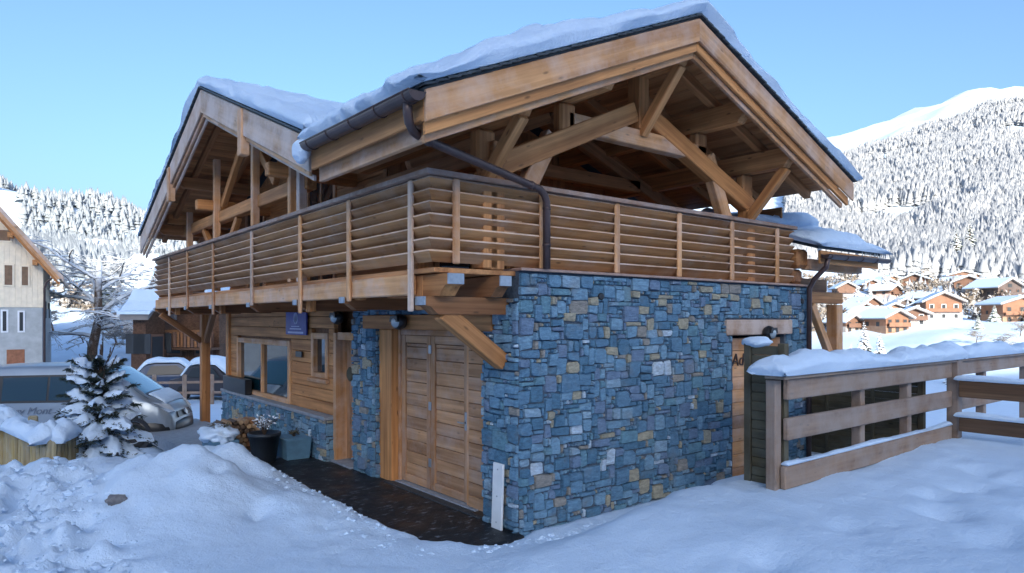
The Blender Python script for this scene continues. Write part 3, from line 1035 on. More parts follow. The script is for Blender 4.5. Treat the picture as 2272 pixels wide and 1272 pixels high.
def slat(axis_, s0, s1, zt, m0, m1, fixed):
    """axis_ 'v': runs along v at u = fixed (outer edge), inwards +u. axis_ 'u': runs along u at v = fixed, inwards +v.
       m0/m1: how far each end is drawn in per metre inwards (mitre)"""
    prof = []
    for (k, t) in ((0, 0), (1, 0), (1, 1), (0, 1)):
        i = dn.x * SW * k + 0.71 * ST * t
        d = dn.y * SW * k + 0.70 * ST * t
        prof.append((i, d))
    V = []
    for (s, mm) in ((s0, m0), (s1, m1)):
        for (i, d) in prof:
            ss = s + mm * i
            V.append((fixed + i, ss, zt + d) if axis_ == 'v' else (ss, fixed + i, zt + d))
    # local frame with X along the slat so that the grain runs with it
    c0 = Vector(V[0]); 
    if axis_ == 'v': X, Y = Vector((0, 1, 0)), Vector((-1, 0, 0))
    else: X, Y = Vector((1, 0, 0)), Vector((0, 1, 0))
    Z = X.cross(Y)
    M = Matrix(((X.x, Y.x, Z.x, c0.x), (X.y, Y.y, Z.y, c0.y), (X.z, Y.z, Z.z, c0.z), (0, 0, 0, 1)))
    Mi = M.inverted()
    F_ = [(0, 1, 2, 3), (7, 6, 5, 4), (0, 4, 5, 1), (1, 5, 6, 2), (2, 6, 7, 3), (3, 7, 4, 0)]
    me = pymesh('slat', [Mi @ Vector(p) for p in V], F_)
    bm = bmesh.new(); bm.from_mesh(me); bmesh.ops.recalc_face_normals(bm, faces=bm.faces[:]); bm.to_mesh(me); bm.free()
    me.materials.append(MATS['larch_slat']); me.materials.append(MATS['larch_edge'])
    me.polygons[5].material_index = 1  # paler outer edge: bleached wood, with caught skylight put into the colour
    mk('slat', me, M, None, BAL)


LP = [0.386, 1.917, 3.53, 5.68, 8.02, 10.04, 11.77]
RP = [-0.85, 0.36, 1.63, 2.895, 4.16, 5.417]
lv = [0.0] + LP + [BE]
ru = [BU] + RP + [RE]
VF = 0.0
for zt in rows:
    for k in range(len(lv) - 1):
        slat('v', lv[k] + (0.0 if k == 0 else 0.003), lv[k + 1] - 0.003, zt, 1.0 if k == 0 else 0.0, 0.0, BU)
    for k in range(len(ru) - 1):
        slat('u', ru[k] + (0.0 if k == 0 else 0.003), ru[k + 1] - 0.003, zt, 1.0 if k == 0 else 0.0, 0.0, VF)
for k, p in enumerate(LP):
    zb = 2.66 if k % 2 else 2.52
    box('post', (BU - 0.012, BU + 0.028), (p - 0.045, p + 0.045), (zb, 3.93), 'larch_edge' if k % 3 == 0 else 'larch_pale', BAL, 0.012)
    box('post_block', (BU + 0.152, BU + 0.25), (p + 0.0, p + 0.16), (zb + 0.02, 2.92), 'larch', BAL, 0.01)
for p in RP:
    box('post', (p - 0.045, p + 0.045), (VF - 0.012, VF + 0.028), (3.025, 3.93), 'larch_pale', BAL, 0.012)


def hand_rail(p0, p1, mit0, mit1, wd=0.15, ht=0.055):
    pass


# handrail: two mitred boards
def rail_prism(poly, mat='larch_slat'):
    prism('handrail', poly, (0, 0, 0.05), mat, BAL)


o_ = 0.05; i_ = 0.11
rail_prism([(BU - o_, VF - o_, 3.935), (BU + i_, VF + i_, 3.935), (BU + i_, BE, 3.935), (BU - o_, BE, 3.935)], 'rail_brown')
rail_prism([(BU - o_, VF - o_, 3.935), (RE, VF - o_, 3.935), (RE, VF + i_, 3.935), (BU + i_, VF + i_, 3.935)], 'rail_brown')
# corner bracket under the balcony
def cut_beam(name, p0, p1, wd, ht, mat, endmat, parent):
    """beam whose free end p1 is undercut and capped with a pale weathered block"""
    p0, p1 = Vector(p0), Vector(p1)
    d = (p1 - p0).normalized(); L = (p1 - p0).length
    M, _ = frame(p0, p1)
    h = ht / 2
    c = min(0.16, L * .4)
    side = [(0, -h), (L - c, -h), (L - c * .35, -h * .1), (L - 0.004, 0.0), (L - 0.004, h), (0, h)]
    V = [(x_, -wd / 2, z_) for x_, z_ in side] + [(x_, wd / 2, z_) for x_, z_ in side]
    n = len(side)
    F_ = [tuple(range(n)), tuple(range(n, 2 * n))[::-1]] + [(i, n + i, n + (i + 1) % n, (i + 1) % n) for i in range(n)]
    me = pymesh(name, V, F_)
    bm = bmesh.new(); bm.from_mesh(me); bmesh.ops.recalc_face_normals(bm, faces=bm.faces[:]); bm.to_mesh(me); bm.free()
    b_ = mk(name, me, M, mat, parent)
    beam('end_cap', p1 - d * 0.003 + Vector((0, 0, h * .52)), p1 + d * 0.018 + Vector((0, 0, h * .52)), wd * 1.0, ht * .49, endmat, b_, 0.003)
    return b_


cut_beam('cantilever_beam', (-0.93, 1.2, 2.80), (-0.93, -0.10, 2.80), 0.2, 0.23, 'larch', 'timber_end', BAL)
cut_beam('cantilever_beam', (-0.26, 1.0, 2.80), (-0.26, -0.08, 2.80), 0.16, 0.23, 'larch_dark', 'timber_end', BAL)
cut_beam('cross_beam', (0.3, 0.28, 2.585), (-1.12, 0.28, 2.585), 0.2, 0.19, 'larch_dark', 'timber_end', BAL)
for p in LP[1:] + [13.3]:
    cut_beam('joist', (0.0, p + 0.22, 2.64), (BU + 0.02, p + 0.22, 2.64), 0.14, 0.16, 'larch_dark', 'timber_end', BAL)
beam('brace', (-0.86, 0.28, 2.52), (-0.02, 0.28, 1.93), 0.16, 0.19, 'larch', BAL, 0.012)
# post with two braces at the far end
px_, pv_ = 0.03, 13.4
box('support_post', (px_ - 0.11, px_ + 0.11), (pv_ - 0.11, pv_ + 0.11), (-0.55, 2.56), 'larch', BAL, 0.015)
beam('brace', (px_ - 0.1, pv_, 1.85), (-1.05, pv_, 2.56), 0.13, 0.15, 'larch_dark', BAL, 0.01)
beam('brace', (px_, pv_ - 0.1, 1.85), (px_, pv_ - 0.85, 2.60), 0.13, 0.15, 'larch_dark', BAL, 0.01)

# --- upper storey -------------------------------------------------------------
UP = prism('upper_wall', [(0.06, 3.3, 2.986), (0.06, 11.2, 2.986), (0.06, 11.2, 4.52), (0.06, 6.68, 6.15), (0.06, 3.3, 4.9)], (0.1, 0, 0), 'larch_soffit', CH)
z = 3.0
while z < 5.9:
    vm = (z + .2 - 6.15) / .381
    y0 = max(3.32, 6.68 + vm); y1 = min(11.18, 6.68 - vm)
    for (a0, a1) in (([(y0, 5.0), (6.3, 8.6), (9.9, y1)] if z < 4.9 else [(y0, y1)])):
        if a1 - a0 > .1: box('plank', (0.03, 0.058), (a0, a1), (z, z + 0.2), 'larch', UP, 0.006)
    z += 0.207
for (a0, a1) in ((5.0, 6.3), (8.6, 9.9)):
    window('balcony_window', a0 + .01, a1 - .01, 3.0, 5.05, 0.0, 'larch_pale', 0.1, 2, 'glass_dark', CH, 0.058)
# slender posts that carry the eaves of the left gable
for (p, zt) in ((10.45, 4.83), (8.30, 5.62), (5.95, 5.95), (4.2, 5.3), (3.84, 5.15)):
    box('eaves_post', (-1.10, -0.98), (p - 0.06, p + 0.06), (3.0 if p > 4 else 2.99, zt), 'larch_pale' if p > 4 else 'larch_grey', CH, 0.008)
box('tie_beam', (-1.02, -0.86), (3.7, 11.4), (4.36, 4.58), 'larch', CH, 0.012)
for p in (4.3, 8.4, 10.9):
    box('tie_beam', (-1.4, 0.05), (p - 0.09, p + 0.09), (4.60, 4.80), 'larch', CH, 0.012)
beam('brace', (-0.94, 9.6, 4.36), (-0.94, 8.6, 3.6), 0.1, 0.13, 'larch', CH)
beam('brace', (-0.94, 7.2, 4.36), (-0.94, 8.05, 3.65), 0.1, 0.13, 'larch', CH)
beam('brace', (-0.94, 6.9, 5.7), (-0.94, 8.2, 4.7), 0.1, 0.14, 'larch', CH)
beam('brace', (-0.94, 6.4, 5.7), (-0.94, 5.2, 4.7), 0.1, 0.14, 'larch', CH)

# terrace back wall with glazed doors
TB = prism('terrace_wall', [(0.0, 3.15, 2.986), (6.2, 3.15, 2.986), (6.2, 3.15, 4.5), (2.2, 3.15, 5.95), (0.0, 3.15, 5.1)], (0, 0.12, 0), 'larch_soffit', CH)
x = 0.02
while x < 6.15:
    zt = 5.93 - 0.41 * abs(x + .1 - 2.2)
    if not (0.75 < x < 2.35 or 3.6 < x < 4.9):
        box('plank', (x, x + 0.196), (3.122, 3.148), (2.99, zt - .05), 'larch_soffit', TB, 0.005)
    x += 0.2


def terrace_window(x0, x1, z0, z1):
    w = mk('glazed_door', None, Matrix.Translation((x0, 3.1, z0)), None, CH)
    for (a0, a1) in ((x0, x0 + .09), (x1 - .09, x1), ((x0 + x1) / 2 - .05, (x0 + x1) / 2 + .05)):
        box('frame', (a0, a1), (3.08, 3.148), (z0, z1), 'larch', w)
    box('frame', (x0 + .09, x1 - .09), (3.078, 3.148), (z1, z1 + .1), 'larch', w)
    for (a0, a1) in ((x0 + .091, (x0 + x1) / 2 - .051), ((x0 + x1) / 2 + .051, x1 - .091)):
        box('pane', (a0, a1), (3.12, 3.14), (z0 + .1, z1 - .001), 'glass_dark', w, 0)


terrace_window(0.8, 2.3, 2.99, 4.75)
terrace_window(3.65, 4.85, 2.99, 4.6)
# end of the balcony and right side of the terrace
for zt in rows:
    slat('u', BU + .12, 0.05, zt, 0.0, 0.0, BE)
for k in range(5):
    box('end_plank', (BU + .14, 0.05), (BE + .12, BE + .145), (3.0 + .19 * k, 3.186 + .19 * k), 'larch_soffit', BAL, .006)
for k in range(7):
    box('parapet_plank', (6.16, 6.20), (0.36, 3.12), (2.99 + .2 * k, 3.185 + .2 * k), 'larch_soffit', CH, .006)
# low timbered side of the terrace under the left eave
box('wall_plate', (-0.36, -0.16), (0.0, 3.1), (4.20, 4.42), 'larch', CH, 0.012)
for p in (0.15, 1.75):
    box('terrace_post', (-0.36, -0.16), (p - 0.1, p + 0.1), (2.99, 4.198), 'larch', CH, 0.012)
for k in range(5):
    box('side_plank', (-0.30, -0.262), (1.86, 3.9), (3.0 + 0.242 * k, 3.235 + 0.242 * k), 'larch', CH, 0.008)

# walls that close the house on the sides away from the viewer
prism('end_wall', [(0.42, 11.1, -0.4), (6.2, 11.1, -0.4), (6.2, 11.1, 4.3), (0.42, 11.1, 4.3)], (0, 0.1, 0), 'larch', CH)
prism('back_wall', [(6.12, 3.3, -0.4), (6.12, 11.08, -0.4), (6.12, 11.08, 4.3), (6.12, 3.3, 4.3)], (0.1, 0, 0), 'larch', CH)
# ------------------------------------------------------------------ roofs
RU, RW = 2.2, 6.20           # ridge of the front gable
SL, SR = 0.4313, 0.385       # its pitches left and right
EL, ER = -1.742, 6.25        # its eaves
VG = -0.85                   # plane of the front verge
XV, XW, XS = 6.68, 6.476, 0.381   # ridge of the left (cross) gable and its pitch
XU = -1.744                  # plane of its verge
XR, XL = 1.81, 12.1          # its two eaves


def zm(u): return RW - (SL * (RU - u) if u < RU else SR * (u - RU))
def zx(v): return XW - XS * abs(v - XV)


def valley_v(u): return XV - (XW - zm(u)) / XS


ROOF = mk('roof', None, Matrix.Translation((2.2, 0, 6.2)), None, CH)
T = 0.05
# decks
prism('deck', [(EL, VG + .03, zm(EL) - T), (RU, VG + .03, RW - T), (RU, valley_v(RU), RW - T), (EL, valley_v(EL) + .1, zm(EL) - T)], (0, 0, T - .004), 'slate', ROOF)
prism('deck', [(RU, VG + .03, RW - T), (ER, VG + .03, zm(ER) - T), (ER, 9.0, zm(ER) - T), (RU, 9.0, RW - T)], (0, 0, T - .004), 'slate', ROOF)
prism('deck', [(XU + .03, XR, zx(XR) - T), (XU + .03, XV, XW - T), (RU + 2, XV, XW - T), (RU, valley_v(RU), RW - T)], (0, 0, T - .004), 'slate', ROOF)
prism('deck', [(XU + .03, XV, XW - T), (XU + .03, XL, zx(XL) - T), (6.0, XL, zx(XL) - T), (6.0, XV, XW - T)], (0, 0, T - .004), 'slate', ROOF)
# soffit boards of the front gable, laid along the house; seen from below
def soffit_board(u0, u1, v0, v1, z0, z1):
    P0 = Vector(((u0 + u1) / 2, v0, (z0 + z1) / 2)); P1 = Vector(((u0 + u1) / 2, v1, (z0 + z1) / 2))
    nrm = Vector((-(z1 - z0), 0, (u1 - u0))).normalized()
    beam('soffit_board', P0 - nrm * 0.075, P1 - nrm * 0.075, math.hypot(u1 - u0, z1 - z0) - .006, 0.02, 'larch_soffit', ROOF, 0.003, nrm)


n = 20
for k in range(n):
    a0 = EL + .04 + (RU - EL - .04) * k / n; a1 = EL + .04 + (RU - EL - .04) * (k + 1) / n
    soffit_board(a0, a1, VG + .06, min(3.1, valley_v(a0) - .12), zm(a0), zm(a1))
    b0 = RU + (ER - .04 - RU) * k / n; b1 = RU + (ER - .04 - RU) * (k + 1) / n
    soffit_board(b0, b1, VG + .06, 3.1, zm(b0), zm(b1))
n = 24
for k in range(n):
    for sgn in (-1, 1):
        e = XR if sgn < 0 else XL
        v0 = XV + (e - sgn * .05 - XV) * k / n; v1 = XV + (e - sgn * .05 - XV) * (k + 1) / n
        vm = (v0 + v1) / 2
        uend = 0.03 if zx(vm) > 0 else 0.03
        if sgn < 0:
            # stop at the valley
            uv = RU + (zx(vm) - RW) / SL if zx(vm) < RW else 0.03
            uend = min(0.03, uv - .1)
        if uend - XU < .15: continue
        P0 = Vector((XU + .06, vm, zx(vm))); P1 = Vector((uend, vm, zx(vm)))
        nrm = Vector((0, sgn * XS, 1)).normalized()
        beam('soffit_board', P0 - nrm * .075, P1 - nrm * .075, abs(v1 - v0) * math.hypot(1, XS) - .006, 0.02, 'larch_soffit', ROOF, 0.003, nrm)

# rafters of the front gable
for rv in (-0.12, 0.75, 1.6, 2.45):
    vmaxu = RU
    u_start = EL + .05
    while valley_v(u_start) < rv + .3: u_start += .05
    beam('rafter', (u_start, rv, zm(u_start) - .16), (RU, rv, RW - .16), 0.11, 0.13, 'larch_soffit', ROOF, .006, (SL, 0, 1))
    beam('rafter', (RU, rv, RW - .16), (ER - .1, rv, zm(ER - .1) - .16), 0.11, 0.13, 'larch_soffit', ROOF, .006, (SR, 0, 1))
# purlins with shaped ends
PUR = [(RU, 5.60), (0.84, 5.10), (-0.40, 4.60), (3.52, 5.17), (4.70, 4.72)]
for (pu, pz) in PUR:
    cut_beam('purlin', (pu, 3.1, zm(pu) - 0.38), (pu, -0.72, zm(pu) - 0.38), 0.17, 0.29, 'larch', 'timber_end', ROOF)
for (p0) in (XV, 9.2, 11.2, 4.2):
    cut_beam('purlin', (0.05, p0, zx(p0) - 0.27), (-1.6, p0, zx(p0) - 0.27), 0.15, 0.22, 'larch_soffit', 'larch_pale', ROOF)
for rv in (-1.25, -.45):
    beam('rafter', (rv, XV, XW - .14), (rv, XL - .1, zx(XL - .1) - .14), 0.1, 0.1, 'larch_soffit', ROOF, .006, (0, XS, 1))
    beam('rafter', (rv, XV, XW - .14), (rv, 2.9 if rv > -1 else 2.1, zx(2.9 if rv > -1 else 2.1) - .14), 0.1, 0.1, 'larch_soffit', ROOF, .006, (0, -XS, 1))

# truss behind the railing
TV = 0.15
TR = mk('truss', None, Matrix.Translation((RU, TV, 4.4)), None, ROOF.parent)
def tb(nm, a, b_, ht, wd=0.18, mat='larch', dv=0.0):
    return beam(nm, (a[0], TV + dv, a[1]), (b_[0], TV + dv, b_[1]), wd, ht, mat, TR, 0.012)


lo = 0.36
tb('principal_rafter', (-0.42, zm(-0.42) - 0.99), (RU - .12, RW - .99), 0.26, 0.18, 'larch')
tb('principal_rafter', (RU + .12, RW - .97), (4.86, zm(4.86) - .97), 0.26, 0.18, 'larch')
tb('collar_tie', (0.85, 4.87), (3.62, 4.87), 0.22, 0.16, 'larch_pale')
tb('king_post', (RU, 4.985), (RU, 5.72), 0.22, 0.2)
tb('arch_brace', (0.62, 4.66), (-0.16, 3.3), 0.22, 0.15, 'larch_pale', 0.005)
tb('arch_brace', (3.72, 4.88), (4.52, 3.3), 0.22, 0.15, 'larch_pale', 0.005)
for pu in (-0.36, 4.76):
    box('corner_post', (pu - 0.1, pu + 0.1), (TV - 0.1, TV + 0.1), (3.0, zm(pu) - 1.02), 'larch', TR, 0.012)
for (pu, zb) in ((RU, 4.93), (-0.4, 3.98), (4.72, 4.0)):
    beam('purlin_brace', (pu, TV - .06, zb), (pu, -0.55, zm(pu) - 0.52), 0.12, 0.14, 'larch', TR, 0.01)
for (pu) in (0.84, 3.52, -0.4, 4.70):
    box('cleat', (pu - 0.13, pu + 0.13), (TV - 0.08, TV + 0.08), (zm(pu) - 0.95, zm(pu) - 0.53), 'larch', TR, 0.03)
# second truss further back
for (a_, b_) in (((-0.3, zm(-.3) - .6), (RU, RW - .6)), ((RU, RW - .6), (5.2, zm(5.2) - .6)), ((0.2, 4.75), (4.3, 4.75))):
    beam('rear_truss_member', (a_[0], 2.0, a_[1]), (b_[0], 2.0, b_[1]), 0.14, 0.2, 'larch_soffit', TR, .01)

# verge boards of the front gable: a wide upper and a narrow lower board
def verge(nm, u0, u1, d0, d1, v0, v1, mat):
    """board hung from the roof line between depths d0 and d1 below it"""
    z0, z1 = zm(u0), zm(u1)
    c0 = Vector((u0, (v0 + v1) / 2, z0 - (d0 + d1) / 2)); c1 = Vector((u1, (v0 + v1) / 2, z1 - (d0 + d1) / 2))
    ux = (c1 - c0).normalized()
    V = []
    for (u, zz) in ((u0, z0), (u1, z1)):
        for v in (v0, v1):
            for d in (d0, d1): V.append(Vector((u, v, zz - d)))
    M, L = frame(c0, c1)
    Mi = M.inverted()
    F_ = [(0, 1, 3, 2), (4, 6, 7, 5), (0, 4, 5, 1), (2, 3, 7, 6), (0, 2, 6, 4), (1, 5, 7, 3)]
    me = pymesh(nm, [Mi @ p for p in V], F_)
    bm = bmesh.new(); bm.from_mesh(me); bmesh.ops.recalc_face_normals(bm, faces=bm.faces[:])
    bmesh.ops.bevel(bm, geom=bm.edges[:], offset=.006, segments=1, affect='EDGES'); bm.to_mesh(me); bm.free()
    return mk(nm, me, M, mat, ROOF)


verge('verge_board', EL, RU - .001, 0.03, 0.315, VG, VG + .035, 'larch_pale')
verge('verge_board', RU + .001, ER - .02, 0.03, 0.315, VG, VG + .035, 'larch_pale')
verge('lower_verge_board', EL + .02, RU - .001, 0.30, 0.43, VG + .045, VG + .09, 'larch')
verge('lower_verge_board', RU + .001, ER - .12, 0.30, 0.43, VG + .045, VG + .09, 'larch')
verge('inner_verge_board', EL + .05, RU - .001, 0.42, 0.50, VG + .10, VG + .15, 'larch_pale')
verge('inner_verge_board', RU + .001, ER - .2, 0.42, 0.50, VG + .10, VG + .15, 'larch_pale')


def xverge(nm, v0, v1, d0, d1, u0, u1, mat):
    V = []
    for v in (v0, v1):
        for u in (u0, u1):
            for d in (d0, d1): V.append(Vector((u, v, zx(v) - d)))
    c0 = (V[0] + V[3]) / 2; c1 = (V[4] + V[7]) / 2
    M, L = frame(c0, c1); Mi = M.inverted()
    F_ = [(0, 1, 3, 2), (4, 6, 7, 5), (0, 4, 5, 1), (2, 3, 7, 6), (0, 2, 6, 4), (1, 5, 7, 3)]
    me = pymesh(nm, [Mi @ p for p in V], F_)
    bm = bmesh.new(); bm.from_mesh(me); bmesh.ops.recalc_face_normals(bm, faces=bm.faces[:])
    bmesh.ops.bevel(bm, geom=bm.edges[:], offset=.006, segments=1, affect='EDGES'); bm.to_mesh(me); bm.free()
    return mk(nm, me, M, mat, ROOF)


# left gable: grey weathered boards in two lengths each side with shaped cover pieces over the joints
for (v0, v1) in ((XR, 4.36), (4.44, XV - .001), (XV + .001, 9.05), (9.13, XL)):
    xverge('verge_board', v0, v1, 0.03, 0.43, XU, XU + .035, 'larch_grey')
for (v0, v1) in ((XR + .1, XV - .001), (XV + .001, XL - .05)):
    xverge('lower_verge_board', v0, v1, 0.41, 0.50, XU + .045, XU + .085, 'larch_pale')
    xverge('inner_verge_board', v0, v1, 0.48, 0.55, XU + .10, XU + .14, 'larch_grey')
for vj in (4.40, 9.09):
    box('joint_cover', (XU - .03, XU + .10), (vj - .085, vj + .085), (zx(vj) - .74, zx(vj) - .06), 'larch_pale', ROOF, .008)

# slates along the exposed edges
def slate_row(place, n_, L, along, up):
    me = box_mesh(L, 0.16, 0.014, 0.0, 'slate')
    for k in range(n_):
        M, _ = frame(*place(k), up)
        mk('slate', me, M @ Matrix.Rotation(R(random.uniform(-1.5, 1.5)), 4, 'Z'), None, ROOF)


ns = 34
for side in (0, 1):
    for k in range(ns):
        u0, u1 = (EL - .02, RU) if side == 0 else (ER + .03, RU)
        a_ = u0 + (u1 - u0) * k / ns; b_ = u0 + (u1 - u0) * (k + 1.25) / ns
        if (side == 0 and b_ > RU) or (side == 1 and b_ < RU): b_ = RU
        yj = random.uniform(-.012, .012)
        beam('slate', (a_, VG + .055 + yj, zm(a_) + .022), (b_, VG + .055 + yj, zm(b_) + .006), 0.16, 0.02, 'slate', ROOF, 0.0, (SL if side == 0 else -SR, 0, 1))
ns = 36
for side in (0, 1):
    for k in range(ns):
        e = XR - .03 if side == 0 else XL + .05
        a_ = e + (XV - e) * k / ns; b_ = e + (XV - e) * (k + 1.25) / ns
        if (side == 0 and b_ > XV) or (side == 1 and b_ < XV): b_ = XV
        beam('slate', (XU + .055, a_, zx(a_) + .022), (XU + .055, b_, zx(b_) + .006), 0.18, 0.02, 'slate', ROOF, 0.0, (0, 0, 1))
me_s = box_mesh(0.24, 0.30, 0.022, 0.0, 'slate')
for k in range(10):
    v = VG + .12 + k * .25
    M, _ = frame((EL + .05, v, zm(EL) + .028), (EL + .05, v + .24, zm(EL) + .028), (-SL, 0, 1))
    mk('slate', me_s, M, None, ROOF)
for k in range(22):
    v = VG + .1 + k * .25
    M, _ = frame((ER - .06, v, zm(ER) + .028), (ER - .06, v + .24, zm(ER) + .028), (SR, 0, 1))
    mk('slate', me_s, M, None, ROOF)

# eaves on the left: fascia, rafter feet, gutter and downpipe
ve = valley_v(EL) + .25
box('eaves_board', (EL + .0, EL + .04), (VG + .04, ve), (zm(EL) - .30, zm(EL) - .05), 'larch', ROOF)
box('eaves_board', (EL + .10, EL + .16), (VG + .2, ve), (zm(EL) - .43, zm(EL) - .22), 'larch_pale', ROOF)
for k in range(5):
    v = -0.5 + k * .52
    beam('rafter_foot', (EL + .18, v, zm(EL + .18) - .33), (EL + 1.3, v, zm(EL + 1.3) - .33), 0.10, 0.13, 'larch_pale', ROOF, .006, (-SL, 0, 1))


def gutter(name, p0, p1, r_, parent, slope=0.0):
    p0, p1 = Vector(p0), Vector(p1)
    d = (p1 - p0).normalized(); n_ = Vector((0, 0, 1)).cross(d).normalized()
    V, F_ = [], []
    seg = 10
    for (p) in (p0, p1):
        for rr_ in (r_, r_ - .006):
            for k in range(seg + 1):
                a_ = math.pi + math.pi * k / seg
                V.append(p + n_ * (rr_ * math.cos(a_)) + Vector((0, 0, rr_ * math.sin(a_))))
    m_ = seg + 1
    for k in range(seg):
        F_.append((k, k + 1, 2 * m_ + k + 1, 2 * m_ + k)); F_.append((m_ + k + 1, m_ + k, 3 * m_ + k, 3 * m_ + k + 1))
    F_.append((0, 2 * m_, 3 * m_, m_)); F_.append((m_ - 1, 2 * m_ - 1, 4 * m_ - 1, 3 * m_ - 1))
    F_.append(tuple(range(m_))); F_.append(tuple(range(2 * m_, 3 * m_))[::-1])
    g = mk(name, pymesh(name, V, F_, False), None, 'gutter_metal', parent)
    # rolled lip and brackets
    tube('lip', [p0 + n_ * r_, p1 + n_ * r_], .010, 'gutter_metal', g, 6)
    tube('lip', [p0 - n_ * r_, p1 - n_ * r_], .010, 'gutter_metal', g, 6)
    L = (p1 - p0).length
    for k in range(int(L / .55) + 1):
        q = p0 + d * (.12 + k * .55)
        if (q - p0).length > L: break
        pts = [q + n_ * ((r_ + .004) * math.cos(math.pi + math.pi * t / 8)) + Vector((0, 0, (r_ + .004) * math.sin(math.pi + math.pi * t / 8))) for t in range(9)]
        tube('bracket', pts, .007, 'gutter_metal', g, 5)
    return g


gutter('gutter', (EL - .10, VG - .02, zm(EL) - .07), (EL - .10, ve - .12, zm(EL) - .04), 0.085, ROOF)
dp = tube('downpipe', [(-1.84, -0.70, 4.40), (-1.84, -0.70, 4.29), (-1.81, -0.675, 4.20), (-1.73, -0.61, 4.15), (-1.60, -0.53, 4.132), (-1.505, -0.50, 4.122), (0.083, -0.13, 3.948), (0.215, -0.112, 3.925),
                       (0.295, -0.104, 3.87), (0.333, -0.10, 3.785), (0.333, -0.10, 3.02)],
          0.044, 'gutter_metal', ROOF, 12)

for (a_, b_) in (((0.05, -.138, 3.951), (0.09, -.129, 3.947)), ((-1.52, -.503, 4.124), (-1.47, -.492, 4.119))):
    tube('pipe_joint', [a_, b_], .05, 'gutter_metal', dp, 12)
for zz in (3.70, 3.28):
    tube('pipe_clip', [(0.333, -0.10, zz), (0.333, -0.10, zz + .03)], .05, 'gutter_metal', dp, 12)
# ------------------------------------------------------------------ snow on the chalet's roofs
def vend(u):
    return valley_v(u) + .30 if u < RU else 6.3


def f_left(a_, b_):       # a across (eave -> ridge -> eave), b along the house
    u = EL - .05 + (ER + .10 - EL) * a_
    v = VG - .02 + (vend(u) - VG) * b_
    return (u, v, zm(u) + .035)


LA, LB = 8.6, 9.4
def lump(ga, gb):
    u = EL - .05 + (ER + .10 - EL) * ga
    v = VG - .02 + (np.where(u < RU, XV - (XW - (RW - SL * (RU - u))) / XS + .30, 6.3) - VG) * gb
    e = 0.17 * np.exp(-((u + 0.10) / .34) ** 2 - ((v + .25) / .5) ** 2)
    e += 0.05 * np.exp(-((u - 0.9) / .7) ** 2 - ((v + .3) / .8) ** 2)
    e -= 0.09 * np.exp(-((u + 1.7) / .4) ** 2 - ((v + .8) / .3) ** 2)
    e += 0.07 * np.exp(-((u + 0.9) / .5) ** 2)
    e -= 0.05 * sst(3.5, 6.0, u)
    return e


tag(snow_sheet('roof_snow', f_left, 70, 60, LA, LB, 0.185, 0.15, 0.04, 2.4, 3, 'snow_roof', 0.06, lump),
    'thick blue-shaded snow over the front gable roof of the chalet', 'snow', None, 'stuff')


def f_cross(a_, b_):
    v = XR - .04 + (XL + .10 - XR) * a_
    ue = 6.0
    if v < XV: ue = min(6.0, RU + (min(zx(v), RW + .5) - RW) / SL + .35)
    u = XU - .02 + (ue - XU) * b_
    return (u, v, zx(v) + .035)


def lump2(ga, gb):
    v = XR - .04 + (XL + .10 - XR) * ga
    zz = XW - XS * np.abs(v - XV)
    ue = np.where(v < XV, np.minimum(6.0, RU + (zz - RW) / SL + .35), 6.0)
    u = XU - .02 + (ue - XU) * gb
    e = -0.20 * np.exp(-((v - 4.75) / .16) ** 2 - ((u + 1.45) / .55) ** 2)
    e -= 0.12 * np.exp(-((v - 4.45 - 0.4 * (u + 1.7)) / .12) ** 2 - ((u + .8) / .9) ** 2)
    e += 0.05 * np.exp(-((v - 5.6) / .6) ** 2)
    e -= 0.12 * sst(7.2, 8.2, v)
    return e


tag(snow_sheet('roof_snow', f_cross, 80, 46, 11.0, 7.7, 0.18, 0.15, 0.04, 2.4, 8, 'snow_roof', 0.05, lump2),
    'snow layer with a broken gap over the left gable of the chalet', 'snow', None, 'stuff')


def blob(name, c, r_, mat='snow', seed=0, sub=3, nzs=0.18, parent=None):
    bm = bmesh.new()
    bmesh.ops.create_icosphere(bm, subdivisions=sub, radius=1.0)
    rx, ry, rz = r_
    from mathutils import noise as mn
    for v in bm.verts:
        d = 1 + nzs * mn.fractal(v.co * 1.7 + Vector((seed * 3.1, seed, 0)), 1.0, 2.0, 3)
        v.co = Vector((v.co.x * rx * d, v.co.y * ry * d, v.co.z * rz * d))
    me = bpy.data.meshes.new(name); bm.to_mesh(me); bm.free(); shade(me)
    return mk(name, me, Matrix.Translation(c), mat, parent)


tag(blob('snow_lump', (EL - .12, ve + .0, zm(EL) - .10), (.10, .14, .14), 'snow_roof', 4), 'round snow lump stuck at the end of the front gable gutter', 'snow', None, 'stuff')

# ------------------------------------------------------------------ annex at the right end of the chalet
AN = mk('annex', None, Matrix.Translation((7.4, 1.0, 0)), None, CH)
A0, A1 = 6.05, 8.32
def za(v): return 3.60 + 0.30 * (v + 0.35)
prism('annex_roof', [(A0, -0.35, za(-.35)), (A1, -0.35, za(-.35)), (A1, 2.2, za(2.2)), (A0, 2.2, za(2.2))], (0, 0, 0.05), 'slate', AN)
box('fascia', (A0 + .1, A1 - .05), (-0.34, -0.30), (3.36, 3.58), 'larch', AN)
box('eaves_beam', (A0 + .2, A1 - .2), (-0.12, 0.06), (3.28, 3.46), 'larch_pale', AN, .01)
gutter('gutter', (A0 + .08, -0.43, 3.50), (A1 + .12, -0.43, 3.53), 0.07, AN)
tube('downpipe', [(6.22, -0.43, 3.44), (6.22, -0.40, 3.30), (6.20, -0.20, 3.10), (6.20, -0.12, 2.95), (6.20, -0.11, -0.1)], 0.042, 'gutter_metal', AN, 12)
box('log_end', (5.98, 6.30), (-0.06, 0.9), (3.30, 3.62), 'larch', AN, .05)
